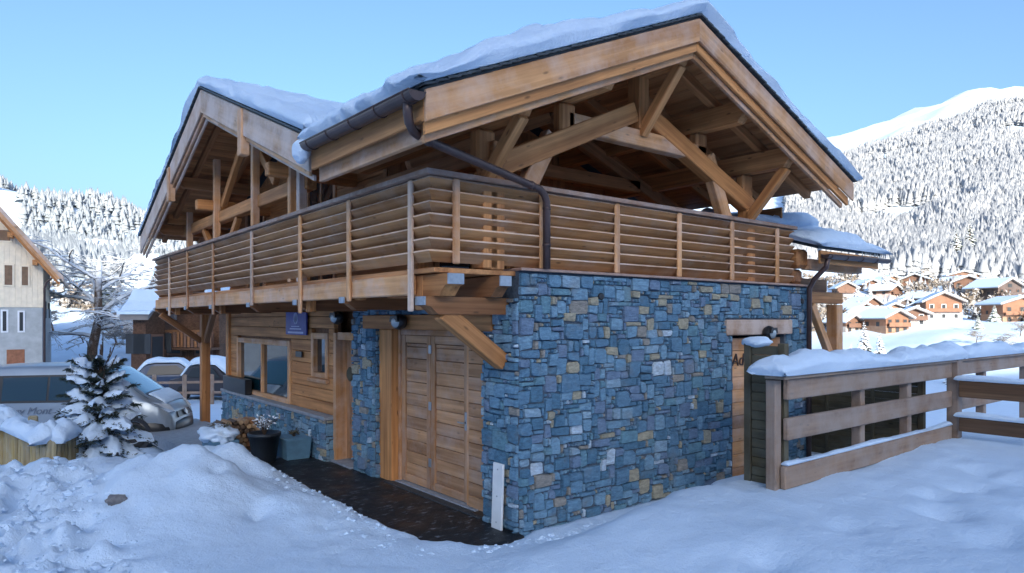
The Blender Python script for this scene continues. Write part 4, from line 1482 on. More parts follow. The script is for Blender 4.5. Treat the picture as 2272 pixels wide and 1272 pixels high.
box('log_end', (6.02, 6.32), (0.05, 0.9), (3.03, 3.29), 'larch_dark', AN, .05)
beam('outrigger', (5.2, 0.45, 4.02), (6.9, 0.45, 4.06), 0.16, 0.14, 'larch', AN, .02)
box('post', (8.42, 8.66), (0.5, 0.72), (-1.2, 2.72), 'larch_pale', AN, .012)
box('post', (7.95, 8.15), (1.8, 2.0), (-1.2, 3.4), 'larch', AN, .012)
box('beam', (6.40, 8.70), (0.52, 0.70), (2.74, 2.96), 'larch', AN, .012)
box('beam', (6.40, 8.50), (0.74, 0.90), (2.98, 3.22), 'larch_dark', AN, .012)
beam('brace', (7.6, 0.6, 2.72), (8.45, 0.6, 1.55), 0.12, 0.15, 'larch_pale', AN, .01)
for k in range(6):
    box('plank', (6.36, 7.9), (2.3, 2.34), (0.1 + k * .45, 0.54 + k * .45), 'larch_dark', AN, .008)


def f_ann(a_, b_):
    u = A0 - .12 + (A1 + .2 - A0) * a_; v = -0.42 + 2.4 * b_
    return (u, v, za(v) + .055)


tag(snow_sheet('annex_snow', f_ann, 26, 20, 2.8, 2.5, 0.24, 0.22, 0.06, 1.8, 12, 'snow_roof', 0.06,
               lambda ga, gb: 0.10 * np.exp(-((ga - .35) / .22) ** 2 - ((gb - .55) / .25) ** 2) - 0.10 * sst(.6, 1.0, ga)),
    'smooth blue snow on the low annex roof at the right end', 'snow', None, 'stuff')
tag(blob('annex_snow', (6.75, 0.5, 4.16), (.62, .40, .19), 'snow_roof', 6), 'snow hump on the beam above the low annex roof', 'snow', None, 'stuff')
tag(blob('annex_snow', (5.75, 0.5, 4.13), (.75, .22, .10), 'snow_roof', 9), 'thin snow strip on the beam end behind the right railing', 'snow', None, 'stuff')
# icicles hanging from the annex eaves
for k in range(13):
    u = 7.55 + k * .075 + random.uniform(-.02, .02)
    L = random.uniform(.06, .15)
    lathe('icicle', [(.011, 0), (.008, -L * .5), (.001, -L)], 'lens', AN, Matrix.Translation((u, -0.385, 3.645)), 6)

# ------------------------------------------------------------------ rail fence on the right
FN = thing('rail_fence', (5.0, -1.8, 0.4), 'weathered wooden rail fence with three rails at the right, snow on its top rail', 'fence')
FV = -1.80
def fpost(u, v, z0, z1, s=.13): box('post', (u - s / 2, u + s / 2), (v - s / 2, v + s / 2), (z0, z1), 'fence_wood', FN, .012)


fpost(2.45, FV + .11, 0.1, 1.735); fpost(4.55, FV + .11, 0.1, 1.72); fpost(6.05, FV + .11, 0.0, 1.72); fpost(7.55, FV - .03, 0.0, 1.80, .17)
for (z0, z1) in ((1.50, 1.745), (1.03, 1.285), (0.47, 0.735)):
    box('rail', (2.52 if z0 > 0.6 else 2.46, 7.45), (FV - .035, FV + .035), (z0, z1), 'fence_wood', FN, .012)
box('cap_rail', (2.34, 7.62), (FV - .10, FV + .16), (1.748, 1.79), 'fence_wood', FN, .008)
# the fence goes on past the corner, and a second run comes back towards the viewer
box('rail', (7.66, 13.0), (FV - .035, FV + .035), (1.52, 1.75), 'fence_wood', FN, .012)
box('rail', (7.66, 13.0), (FV - .035, FV + .035), (0.95, 1.15), 'fence_wood', FN, .012)
box('cap_rail', (7.66, 13.0), (FV - .10, FV + .12), (1.752, 1.79), 'fence_wood', FN, .008)
fpost(9.2, FV + .11, -0.4, 1.72); fpost(11.6, FV + .11, -0.6, 1.72)
for (z0, z1) in ((1.20, 1.46), (0.66, 0.88)):
    box('rail', (7.40, 7.46), (-6.8, FV - .14), (z0, z1), 'fence_dark', FN, .012)
fpost(7.53, -4.6, 0.0, 1.55, .15); fpost(7.53, -6.7, 0.0, 1.55, .15)


def strip(u0, u1, v0, v1, z): return lambda a_, b_: (u0 + (u1 - u0) * a_, v0 + (v1 - v0) * b_, z)


tag(snow_sheet('fence_snow', strip(2.22, 7.6, FV - .15, FV + .20, 1.792), 70, 8, 5.4, .36, 0.20, 0.14, 0.07, 2.2, 21, 'snow', 0.05),
    'long cushion of snow on the rail fence before the stone wall', 'snow', None, 'stuff')
tag(snow_sheet('fence_snow', strip(7.7, 12.6, FV - .12, FV + .15, 1.792), 50, 8, 4.9, .3, 0.17, 0.12, 0.08, 1.6, 25, 'snow', 0.04),
    'snow cushion on the far run of the rail fence at the right edge', 'snow', None, 'stuff')
for nm_, z, la_ in (('upper', 1.463, 'thin snow on the upper dark rail of the returning fence'), ('lower', .883, 'thin snow on the lower dark rail of the returning fence')):
    tag(snow_sheet('fence_snow', strip(7.385, 7.475, -6.7, FV - .1, z), 4, 40, .1, 4.8, 0.06, 0.06, 0.03, 2.0, 31, 'snow', 0.015), la_, 'snow', None, 'stuff')
tag(snow_sheet('fence_snow', strip(2.5, 7.4, FV - .04, FV + .04, .737), 40, 4, 4.9, .08, 0.035, 0.05, 0.02, 2.0, 35, 'snow', 0.01), 'thin snow line on the lowest rail of the fence', 'snow', None, 'stuff')

# privacy screens of horizontal boards
def screen(label, u, v0, v1, z0, z1):
    s_ = thing('privacy_screen', (u, (v0 + v1) / 2, z0), label, 'screen', 'board privacy screens')
    box('post', (u - .05, u + .05), (v1 - .09, v1), (z0, z1 + .03), 'screen_wood', s_, .008)
    box('post', (u - .05, u + .05), (v0, v0 + .09), (z0, z1 + .03), 'screen_wood', s_, .008)
    nb_ = int((z1 - z0) / .112)
    for k in range(nb_):
        a_ = z0 + (z1 - z0) * k / nb_
        box('board', (u - .022 + random.uniform(-.003, .003), u + .022), (v0 + .092, v1 - .092), (a_, a_ + (z1 - z0) / nb_ - .004), 'screen_wood', s_, .005)
    n_ = int((v1 - v0) / .8)
    for k in range(1, n_ + 1):
        vv = v0 + (v1 - v0) * k / (n_ + 1)
        box('batten', (u - .05, u - .026), (vv - .03, vv + .03), (z0, z1), 'screen_wood', s_, .005)
    return s_


screen('dark board screen standing beside the side door of the stone wall', 2.62, -1.76, -1.22, 0.2, 2.12)
screen('long dark board screen seen through the rails of the fence', 7.0, -1.60, 0.75, 0.05, 1.72)
tag(blob('screen_snow', (2.63, -1.36, 2.16), (.10, .20, .07), 'snow', 14), 'small snow cap on the screen by the side door', 'snow', None, 'stuff')
st_ = box('stone_step', (3.35, 4.6), (-0.95, -0.12), (-0.1, 0.06), 'dark_stone', None, .02)
tag(st_, 'dark stone step with snow before the side door', 'step')
tag(snow_sheet('step_snow', strip(3.42, 4.58, -0.88, -0.14, .061), 12, 10, 1.2, .75, 0.045, 0.08, 0.02, 3, 41, 'snow', 0.0), 'thin snow on the dark step by the side door', 'snow', None, 'stuff')

# white board leaning at the corner of the stone wall
wb_ = thing('white_board', (-0.06, 0.3, 0.0), 'narrow white board leaning on the corner of the stone wall', 'board')
M = Matrix.Translation((-0.095, 0.29, 0.0)) @ Matrix.Rotation(R(2.2), 4, 'Y')
me = box_mesh(0.76, 0.19, 0.028, .004, 'white_paint')
mk('panel', me, M @ Matrix.Rotation(R(-90), 4, 'Y'), None, wb_)
for (dy, dz) in ((0.0, .69), (0.0, .38), (0.0, .08)):
    lathe('screw', [(.009, -.002), (.009, .004), (.004, .006)], 'rim', wb_, M @ Matrix.Translation((-.0145, dy, dz)) @ Matrix.Rotation(R(-90), 4, 'Y'), 8)

# ------------------------------------------------------------------ things by the plinth
def pot(label, c, r0, r1, h, mat):
    p = thing('plant_pot', c, label, 'pot')
    lathe('pot', [(r0 * .92, 0), (r0, .02), (r1, h - .06), (r1 * 1.07, h - .06), (r1 * 1.07, h), (r1 * .96, h), (r1 * .93, h - .05), (.01, h - .05)], mat, p, Matrix.Translation(c), 24)
    return p


def twig_plant(parent, c, n_, hgt, spread, seed, mat='leaf_dry', leafmat='leaf_dry'):
    rr = random.Random(seed)
    V, F_ = [], []
    LV, LF = [], []
    for k in range(n_):
        a_ = rr.uniform(0, 6.28); s_ = rr.uniform(.2, 1) * spread; h = hgt * rr.uniform(.6, 1)
        p0 = Vector(c); p2 = p0 + Vector((math.cos(a_) * s_, math.sin(a_) * s_, h)); p1 = (p0 + p2) / 2 + Vector((0, 0, h * .2))
        v, f = tube_mesh([p0, p1, p2], [.006, .004, .002], 4)
        o_ = len(V); V += v; F_ += [tuple(i + o_ for i in t) for t in f]
        for q in range(9):
            t = rr.uniform(.35, 1); b_ = p0.lerp(p1, t * 2) if t < .5 else p1.lerp(p2, t * 2 - 1)
            d = Vector((rr.uniform(-1, 1), rr.uniform(-1, 1), rr.uniform(-.3, .8))).normalized(); s2 = rr.uniform(.02, .045)
            e = d.cross(Vector((rr.uniform(-1, 1), rr.uniform(-1, 1), 1))).normalized()
            o_ = len(LV); LV += [b_, b_ + d * s2 + e * s2 * .4, b_ + d * s2 * 2, b_ + d * s2 - e * s2 * .4]; LF.append((o_, o_ + 1, o_ + 2, o_ + 3))
    mk('stems', pymesh('stems', V, F_), None, 'bark', parent)
    mk('foliage', pymesh('foliage', LV, LF), None, leafmat, parent)


pp = pot('round black plant pot with a withered shrub beside the firewood', (-0.95, 5.75, 0.0), .19, .255, .50, 'pot_black')
twig_plant(pp, (-0.95, 5.75, .45), 26, .34, .26, 5, leafmat='snowy_bark')
bx = thing('planter_box', (-0.42, 5.85, 0.0), 'square blue-grey planter box against the stone plinth', 'planter')
def tapered(name, c, b0, t0, h, mat, par, ry=0):
    (bx_, by_), (tx_, ty_) = b0, t0
    V = [(-bx_, -by_, 0), (bx_, -by_, 0), (bx_, by_, 0), (-bx_, by_, 0), (-tx_, -ty_, h), (tx_, -ty_, h), (tx_, ty_, h), (-tx_, ty_, h),
         (-tx_ + .025, -ty_ + .025, h), (tx_ - .025, -ty_ + .025, h), (tx_ - .025, ty_ - .025, h), (-tx_ + .025, ty_ - .025, h),
         (-tx_ + .03, -ty_ + .03, h - .08), (tx_ - .03, -ty_ + .03, h - .08), (tx_ - .03, ty_ - .03, h - .08), (-tx_ + .03, ty_ - .03, h - .08)]
    F_ = [(3, 2, 1, 0), (0, 1, 5, 4), (1, 2, 6, 5), (2, 3, 7, 6), (3, 0, 4, 7)]
    for k in range(4):
        n_ = (k + 1) % 4
        F_.append((4 + k, 4 + n_, 8 + n_, 8 + k)); F_.append((8 + k, 8 + n_, 12 + n_, 12 + k))
    F_.append((12, 13, 14, 15))
    me = pymesh(name, V, F_)
    bm = bmesh.new(); bm.from_mesh(me); bmesh.ops.bevel(bm, geom=bm.edges[:], offset=.008, segments=2, affect='EDGES'); bm.to_mesh(me); bm.free()
    return mk(name, me, Matrix.Translation(c) @ Matrix.Rotation(ry, 4, 'Z'), mat, par)


tapered('box', (-0.42, 5.85, 0.0), (.20, .28), (.225, .315), .36, 'box_blue', bx)
box('rim', (-.65, -.19), (5.53, 6.17), (.335, .37), 'box_blue', bx, .012)
twig_plant(bx, (-.42, 5.8, .36), 8, .12, .15, 9)
bp = thing('planter_box', (-1.45, 6.55, 0.0), 'blue planter heaped with snow beside the snow pile', 'planter')
tapered('box', (-1.45, 6.55, 0.0), (.20, .30), (.23, .34), .34, 'box_blue', bp)
tag(blob('planter_snow', (-1.47, 6.58, .40), (.30, .42, .16), 'snow', 17, 4, .35), 'lumpy snow on the blue planter beside the snow pile', 'snow', None, 'stuff')
twig_plant(bp, (-1.45, 6.55, .40), 14, .24, .25, 12)

fw = thing('firewood_stack', (-0.75, 7.15, 0.0), 'small stack of split firewood before the stone plinth', 'firewood')
rr = random.Random(4)
for rz_ in range(7):
    for k in range(7 - (rz_ % 2)):
        x = -1.28 + k * .10 + (.05 if rz_ % 2 else 0) + rr.uniform(-.01, .01)
        z = .03 + rz_ * .083
        rad = rr.uniform(.040, .052)
        v, f = tube_mesh([(0, 0, 0), (.40, 0, 0)], rad, rr.choice((4, 5, 6, 7)))
        mk('log', pymesh('log', v, f), Matrix.Translation((x, 6.95 + rr.uniform(-.03, .03), z)) @ Matrix.Rotation(R(90), 4, 'Z') @ Matrix.Rotation(rr.uniform(0, 6), 4, 'X'), rr.choice(('end_grain', 'end_grain', 'larch_dark', 'bark')), fw)
# brown snow-crusted stone on the drive
rk = blob('rock', (-3.55, 3.15, gz(-3.55, 3.15) + .03), (.10, .09, .07), 'dirt_rock', 3, 3, .45)
tag(rk, 'grey-brown frozen lump on the trampled snow at lower left', 'rock')
# ------------------------------------------------------------------ palisade bed, left
PB = thing('palisade_bed', (-3.6, 8.0, 0.0), 'low pale palisade of round stakes under snow at lower left', 'palisade')
rr = random.Random(8)


def stakes(p, q, n_, h0, h1):
    for k in range(n_):
        t = (k + .5) / n_
        u, v = p[0] + (q[0] - p[0]) * t, p[1] + (q[1] - p[1]) * t
        L = h0 + (h1 - h0) * t + rr.uniform(-.16, .06)
        rad = rr.uniform(.042, .052)
        vv, ff = tube_mesh([(-.3, 0, 0), (L - .03, 0, 0), (L, 0, 0)], [rad, rad, rad * .7], 9)
        mk('stake', pymesh('stake', vv, ff, False), Matrix.Translation((u, v, 0.02)) @ Matrix.Rotation(R(-90 + rr.uniform(-2, 2)), 4, 'Y') @ Matrix.Rotation(rr.uniform(0, 6), 4, 'X'), 'palisade', PB)


PC = (-3.9, 6.9)
stakes((-4.85, 9.6), PC, 27, .75, .55)
stakes(PC, (-3.35, 7.75), 9, .55, .62)
beam('log_rail', (-3.55, 7.5, .50), (-2.85, 8.9, .52), .12, .12, 'palisade', PB, .03)
beam('log_rail', (-3.35, 7.75, .34), (-2.85, 8.9, .36), .12, .12, 'palisade', PB, .03)
box('corner_post', (-4.13, -3.99), (8.0, 8.14), (0, .80), 'palisade', PB, .02)


def ribbon(pts, wd, th, seed, label):
    P_ = [Vector(p) for p in pts]
    d = [(P_[i + 1] - P_[i]).length for i in range(len(P_) - 1)]; L = sum(d)
    def fn(a_, b_):
        s = a_ * L; i = 0
        while i < len(d) - 1 and s > d[i]: s -= d[i]; i += 1
        p = P_[i].lerp(P_[i + 1], min(1, s / d[i])); t = (P_[i + 1] - P_[i]).normalized(); n_ = Vector((-t.y, t.x, 0)).normalized()
        q = p + n_ * (b_ - .5) * wd
        return (q.x, q.y, q.z)
    tag(snow_sheet('palisade_snow', fn, max(14, int(L / .08)), 7, L, wd, th, .13, .13, 3.6, seed, 'snow', .06), label, 'snow', None, 'stuff')


ribbon([(-4.85, 9.6, .66), (-4.3, 8.1, .60), (-3.92, 6.95, .47)], .42, .20, 51, 'snow lying along the left run of the palisade')
ribbon([(-3.9, 6.95, .46), (-3.4, 7.8, .52)], .34, .15, 52, 'snow over the front corner stakes of the palisade')
ribbon([(-3.52, 7.5, .56), (-2.8, 9.0, .58)], .30, .13, 53, 'snow cushion on the log rail right of the palisade')


# clods of broken snow on the drive
def clods(label, spots, seed, lo, hi):
    rg = random.Random(seed)
    bm0 = bmesh.new(); bmesh.ops.create_icosphere(bm0, subdivisions=1, radius=1.0)
    bv = [v.co.copy() for v in bm0.verts]; bf = [tuple(v.index for v in f.verts) for f in bm0.faces]; bm0.free()
    V, F_ = [], []
    us = np.array([s_[0] for s_ in spots]); vs = np.array([s_[1] for s_ in spots]); zs = ground(us, vs)
    for (u, v, z) in zip(us, vs, zs):
        r_ = lo * (hi / lo) ** (rg.random() ** 2.2)
        o_ = len(V)
        sx_, sy_, sz_ = rg.uniform(.7, 1.4), rg.uniform(.7, 1.4), rg.uniform(.45, .8)
        for c in bv:
            d = rg.uniform(.6, 1.25)
            V.append((u + c.x * r_ * d * sx_, v + c.y * r_ * d * sy_, z - r_ * .05 + c.z * r_ * d * sz_))
        F_ += [tuple(i + o_ for i in t) for t in bf]
    tag(mk('snow_clods', pymesh('snow_clods', V, F_, False), None, 'snow'), label, 'snow', None, 'stuff')


rg = random.Random(77)
sp_ = []
while len(sp_) < 900:
    u, v = rg.uniform(-5.6, -3.0), rg.uniform(0.2, 6.2)
    if rg.random() < float(sst(-3.2, -4.2, np.array(u))): sp_.append((u, v))
clods('broken clods over the trampled snow at lower left', sp_, 5, .018, .085)
sp_ = []
while len(sp_) < 260:
    v = rg.uniform(-.1, 5.2); u = -1.18 - abs(rg.gauss(0, .28))
    sp_.append((u, v))
for _ in range(120): sp_.append((rg.uniform(-.9, 1.2), -0.25 - abs(rg.gauss(0, .16))))
clods('crumbled snow along the edge of the cleared asphalt', sp_, 6, .010, .045)
# ------------------------------------------------------------------ silver minibus
VYAW = 8.0
vf = Vector((math.cos(R(VYAW)) * RX + math.sin(R(VYAW)) * FX, math.cos(R(VYAW)) * RY + math.sin(R(VYAW)) * FY, 0))
vn = Vector((-vf.y, vf.x, 0))
fc = c2w(-8.08, 16.2)                       # near front corner on the ground
VG0 = Vector((fc[0], fc[1], -0.62)) - vf * 4.78 + vn * 0.95
VM = Matrix(((vf.x, vn.x, 0, VG0.x), (vf.y, vn.y, 0, VG0.y), (0, 0, 1, VG0.z), (0, 0, 0, 1)))
VAN = mk('minibus', None, VM)
tag(VAN, 'silver minibus with dark tinted windows parked behind the snowy fir', 'van')
ST_ = [  # x, z bottom, z top, half width low, half width belt, half width top
    (0.00, .45, 1.60, .80, .82, .66), (0.06, .36, 1.80, .88, .90, .74), (0.25, .30, 1.90, .93, .945, .78), (0.8, .28, 1.945, .95, .955, .80),
    (1.6, .28, 1.965, .95, .955, .80), (2.4, .28, 1.965, .95, .955, .80), (2.9, .28, 1.945, .95, .955, .79), (3.15, .28, 1.90, .95, .95, .77),
    (3.32, .28, 1.82, .95, .95, .75), (3.55, .28, 1.67, .95, .95, .76), (3.8, .28, 1.49, .95, .945, .78), (4.0, .28, 1.34, .945, .94, .80),
    (4.14, .28, 1.235, .94, .935, .83), (4.3, .28, 1.16, .93, .92, .82), (4.48, .27, 1.06, .90, .88, .78), (4.62, .27, .95, .85, .82, .72),
    (4.72, .28, .82, .78, .75, .66), (4.78, .33, .66, .68, .67, .62)]
xs_ = [s[0] for s in ST_]


def st_at(x):
    return [float(np.interp(x, xs_, [s[k] for s in ST_])) for k in range(1, 6)]


def sect(x):
    zb, zt, wl_, wb2, wt = st_at(x)
    belt = min(1.08, zt - .12)
    lowz = min(.62, (zb + belt) / 2)
    return [(0, zb), (wl_ * .86, zb), (wl_ * .97, zb + .08), (wl_, lowz), (wb2, belt), (wb2 + (wt - wb2) * .5, belt + (zt - belt) * .5 - .0),
            (wt, zt - .075), (wt - .055, zt - .02), (wt - .16, zt + .002), (wt * .45, zt + .022), (0, zt + .028)]


def side_y(x, z):
    s = sect(x)[3:8]
    return float(np.interp(z, [p[1] for p in s], [p[0] for p in s]))


xs2 = sorted(set(list(np.linspace(0, 4.78, 60)) + xs_))
V, F_ = [], []
ring = None
for x in xs2:
    s = sect(x)
    pts = [(x, -p[0], p[1]) for p in s] + [(x, p[0], p[1]) for p in s[::-1][1:-1]]
    V += pts
ring = len(pts)
for i in range(len(xs2) - 1):
    for k in range(ring):
        a = i * ring + k; b2 = i * ring + (k + 1) % ring
        F_.append((a, a + ring, b2 + ring, b2))
F_.append(tuple(range(ring))); F_.append(tuple(range((len(xs2) - 1) * ring, len(xs2) * ring))[::-1])
me = pymesh('body', V, F_, True)
bm = bmesh.new(); bm.from_mesh(me); bmesh.ops.recalc_face_normals(bm, faces=bm.faces[:]); bm.to_mesh(me); bm.free(); shade(me)
mk('body', me, VM, 'van_silver', VAN)


def side_patch(name, poly, mat, off=.008, parent=VAN, both=True, nx=10):
    """panel on the flank bounded by an (x, z) polygon: x0, x1 and two functions given as point lists"""
    out = []
    for sg in ((-1, 1) if both else (-1,)):
        (lower, upper) = poly
        x0, x1 = lower[0][0], lower[-1][0]
        V, F_ = [], []
        nz_ = 5
        for i in range(nx + 1):
            x = x0 + (x1 - x0) * i / nx
            za_ = np.interp(x, [p[0] for p in lower], [p[1] for p in lower]); zb_ = np.interp(x, [p[0] for p in upper], [p[1] for p in upper])
            for j in range(nz_ + 1):
                z = za_ + (zb_ - za_) * j / nz_
                V.append((x, sg * (side_y(x, z) + off), z))
        for i in range(nx):
            for j in range(nz_):
                a = i * (nz_ + 1) + j
                q = (a, a + nz_ + 1, a + nz_ + 2, a + 1)
                F_.append(q if sg < 0 else q[::-1])
        out.append(mk(name, pymesh(name, V, F_, True), VM, mat, parent))
    return out


side_patch('window_band', ([(0.28, 1.12), (2.55, 1.12), (2.66, 1.20), (2.80, 1.42)], [(0.28, 1.74), (2.7, 1.76), (2.80, 1.72)]), 'black_plastic', .006)
side_patch('side_window', ([(0.36, 1.17), (1.02, 1.17)], [(0.36, 1.69), (1.02, 1.70)]), 'glass_teal', .012)
side_patch('side_window', ([(1.10, 1.17), (2.05, 1.17)], [(1.10, 1.70), (2.05, 1.71)]), 'glass_teal', .012)
side_patch('side_window', ([(2.10, 1.17), (2.52, 1.17), (2.62, 1.22), (2.74, 1.42)], [(2.10, 1.71), (2.70, 1.72), (2.74, 1.70)]), 'glass_teal', .012)
side_patch('door_window', ([(2.92, 1.12), (3.75, 1.10), (3.90, 1.10)], [(2.92, 1.74), (3.18, 1.72), (3.50, 1.50), (3.90, 1.18)]), 'glass_dark', .010, nx=14)
side_patch('rub_strip', ([(0.12, .60), (2.75, .60)], [(0.12, .645), (2.75, .645)]), 'van_silver', .014)
side_patch('sill_trim', ([(1.15, .30), (3.4, .30)], [(1.15, .36), (3.4, .36)]), 'black_plastic', .010)
for x in (1.06, 2.84, 3.82):
    side_patch('door_gap', ([(x, .40), (x + .014, .40)], [(x, 1.72 if x < 3 else 1.14), (x + .014, 1.72 if x < 3 else 1.14)]), 'black_plastic', .004, nx=1)
side_patch('door_handle', ([(2.62, .98), (2.80, .98)], [(2.62, 1.06), (2.80, 1.06)]), 'black_plastic', .03, nx=2)
side_patch('door_handle', ([(2.92, 1.0), (3.08, 1.0)], [(2.92, 1.05), (3.08, 1.05)]), 'black_plastic', .03, nx=2)


def top_patch(name, x0, x1, w0, w1, mat, off=.012, nx=8, ny=8):
    V, F_ = [], []
    for i in range(nx + 1):
        x = x0 + (x1 - x0) * i / nx; w_ = w0 + (w1 - w0) * i / nx
        s = sect(x)[5:]
        ys = [p[0] for p in s][::-1]; zs = [p[1] for p in s][::-1]
        for j in range(ny + 1):
            y = -w_ + 2 * w_ * j / ny
            V.append((x, y, float(np.interp(abs(y), ys, zs)) + off))
    for i in range(nx):
        for j in range(ny):
            a = i * (ny + 1) + j
            F_.append((a, a + ny + 1, a + ny + 2, a + 1))
    return mk(name, pymesh(name, V, F_, True), VM, mat, VAN)


top_patch('windscreen', 3.30, 4.10, .70, .79, 'windscreen')
top_patch('windscreen_cowl', 4.10, 4.22, .79, .80, 'black_plastic')
for sg in (-1, 1):
    V = [(4.22, sg * .72, 1.10), (4.30, sg * .90, 1.02), (4.66, sg * .78, .80), (4.74, sg * .58, .80), (4.60, sg * .58, .97)]
    c_ = sum((Vector(p) for p in V), Vector()) / 5
    hl = pymesh('headlight', [Vector(p) + Vector((.02, sg * .02, .035)) for p in V] + [Vector(p) - Vector((.06, sg * .06, .04)) for p in V],
                [(0, 1, 2, 3, 4), (9, 8, 7, 6, 5)] + [(i, 5 + i, 5 + (i + 1) % 5, (i + 1) % 5) for i in range(5)])
    bm = bmesh.new(); bm.from_mesh(hl); bmesh.ops.recalc_face_normals(bm, faces=bm.faces[:]); bm.to_mesh(hl); bm.free()
    mk('headlight', hl, VM, 'headlamp', VAN)
    # wheels
    for wx in (0.98, 3.93):
        side_o = sg * .955
        arch = lathe('wheel_arch', [(.42, -.02), (.42, .012), (.33, .012), (.33, -.02)], 'black_plastic', VAN, VM @ Matrix.Translation((wx, side_o - sg * .0, .33)) @ Matrix.Rotation(R(-90 * sg), 4, 'X'), 28, False)
        wh = mk('wheel', None, VM @ Matrix.Translation((wx, sg * .86, .32)), None, VAN)
        Mw = VM @ Matrix.Translation((wx, sg * .88, .32)) @ Matrix.Rotation(R(-90 * sg), 4, 'X')
        lathe('tyre', [(.20, -.10), (.30, -.10), (.325, -.07), (.325, .07), (.30, .105), (.215, .11), (.205, .09)], 'rubber', wh, Mw, 28)
        lathe('rim', [(.205, .02), (.205, .10), (.18, .09), (.165, .045), (.06, .06), (.05, .085), (.003, .09)], 'rim', wh, Mw, 28)
        for k in range(5):
            a = 2 * math.pi * k / 5
            lathe('rim_hole', [(.032, .05), (.032, .075), (.002, .076)], 'rubber', wh, Mw @ Matrix.Translation((.12 * math.cos(a), .12 * math.sin(a), 0)), 10)
# bumper, grille, mirror
V, F_ = [], []
bl = [(4.12, -.965, .0), (4.45, -.93, 0), (4.66, -.80, 0), (4.80, -.55, 0), (4.84, 0, 0), (4.80, .55, 0), (4.66, .80, 0), (4.45, .93, 0), (4.12, .965, 0)]
for (x, y, _) in bl:
    for (dx, z) in ((-.05, .24), (.015, .27), (.03, .42), (.015, .56), (-.06, .60)):
        V.append((x + dx, y * (1 + dx * .1), z))
for i in range(len(bl) - 1):
    for k in range(4):
        a = i * 5 + k
        F_.append((a, a + 5, a + 6, a + 1))
mk('bumper', pymesh('bumper', V, F_, True), VM, 'black_plastic', VAN)
gr = prism('grille', [(4.79, -.5, .66), (4.79, .5, .66), (4.72, .42, .80), (4.72, -.42, .80)], (.03, 0, .012), 'black_plastic', VAN, VM)
prism('grille_badge', [(4.80, -.10, .74), (4.825, 0, .66), (4.80, .10, .74), (4.775, 0, .83)], (.03, 0, .012), 'rim', VAN, VM)
for sg in (-1, 1):
    b_ = blob('mirror', VM @ Vector((3.62, sg * 1.06, 1.19)), (.10, .12, .15), 'black_plastic', 2, 2, 0.0, VAN)
lm = text_mesh('Sagy Mont', 0.24, 0.35, 0.002)
mk('lettering', lm, VM @ Matrix.Translation((1.16, -0.975, .86)) @ Matrix.Rotation(R(90), 4, 'X'), 'van_letter', VAN)
for k, x in enumerate((.70, .92)):
    # little figure-like emblem left of the lettering
    for (dx, dz, r_) in ((0, .27, .028), (0, .16, .05), (-.03, .05, .03), (.035, .05, .03)):
        lathe('emblem', [(r_, 0), (r_, .004), (.002, .004)], 'van_letter', VAN, VM @ Matrix.Translation((x + dx, -.972, .78 + dz)) @ Matrix.Rotation(R(90), 4, 'X'), 10, False)
# snow left on the bonnet
def f_bon(a_, b_):
    x = 4.16 + .40 * a_; y = -.62 + 1.24 * b_
    s = sect(x)[5:]
    z = float(np.interp(abs(y), [p[0] for p in s][::-1], [p[1] for p in s][::-1]))
    p = VM @ Vector((x, y, z + .012))
    return (p.x, p.y, p.z)


tag(snow_sheet('bonnet_snow', f_bon, 10, 14, .4, 1.24, .06, .10, .03, 3, 61, 'snow', .0), 'patch of snow on the bonnet of the silver minibus', 'snow', None, 'stuff')

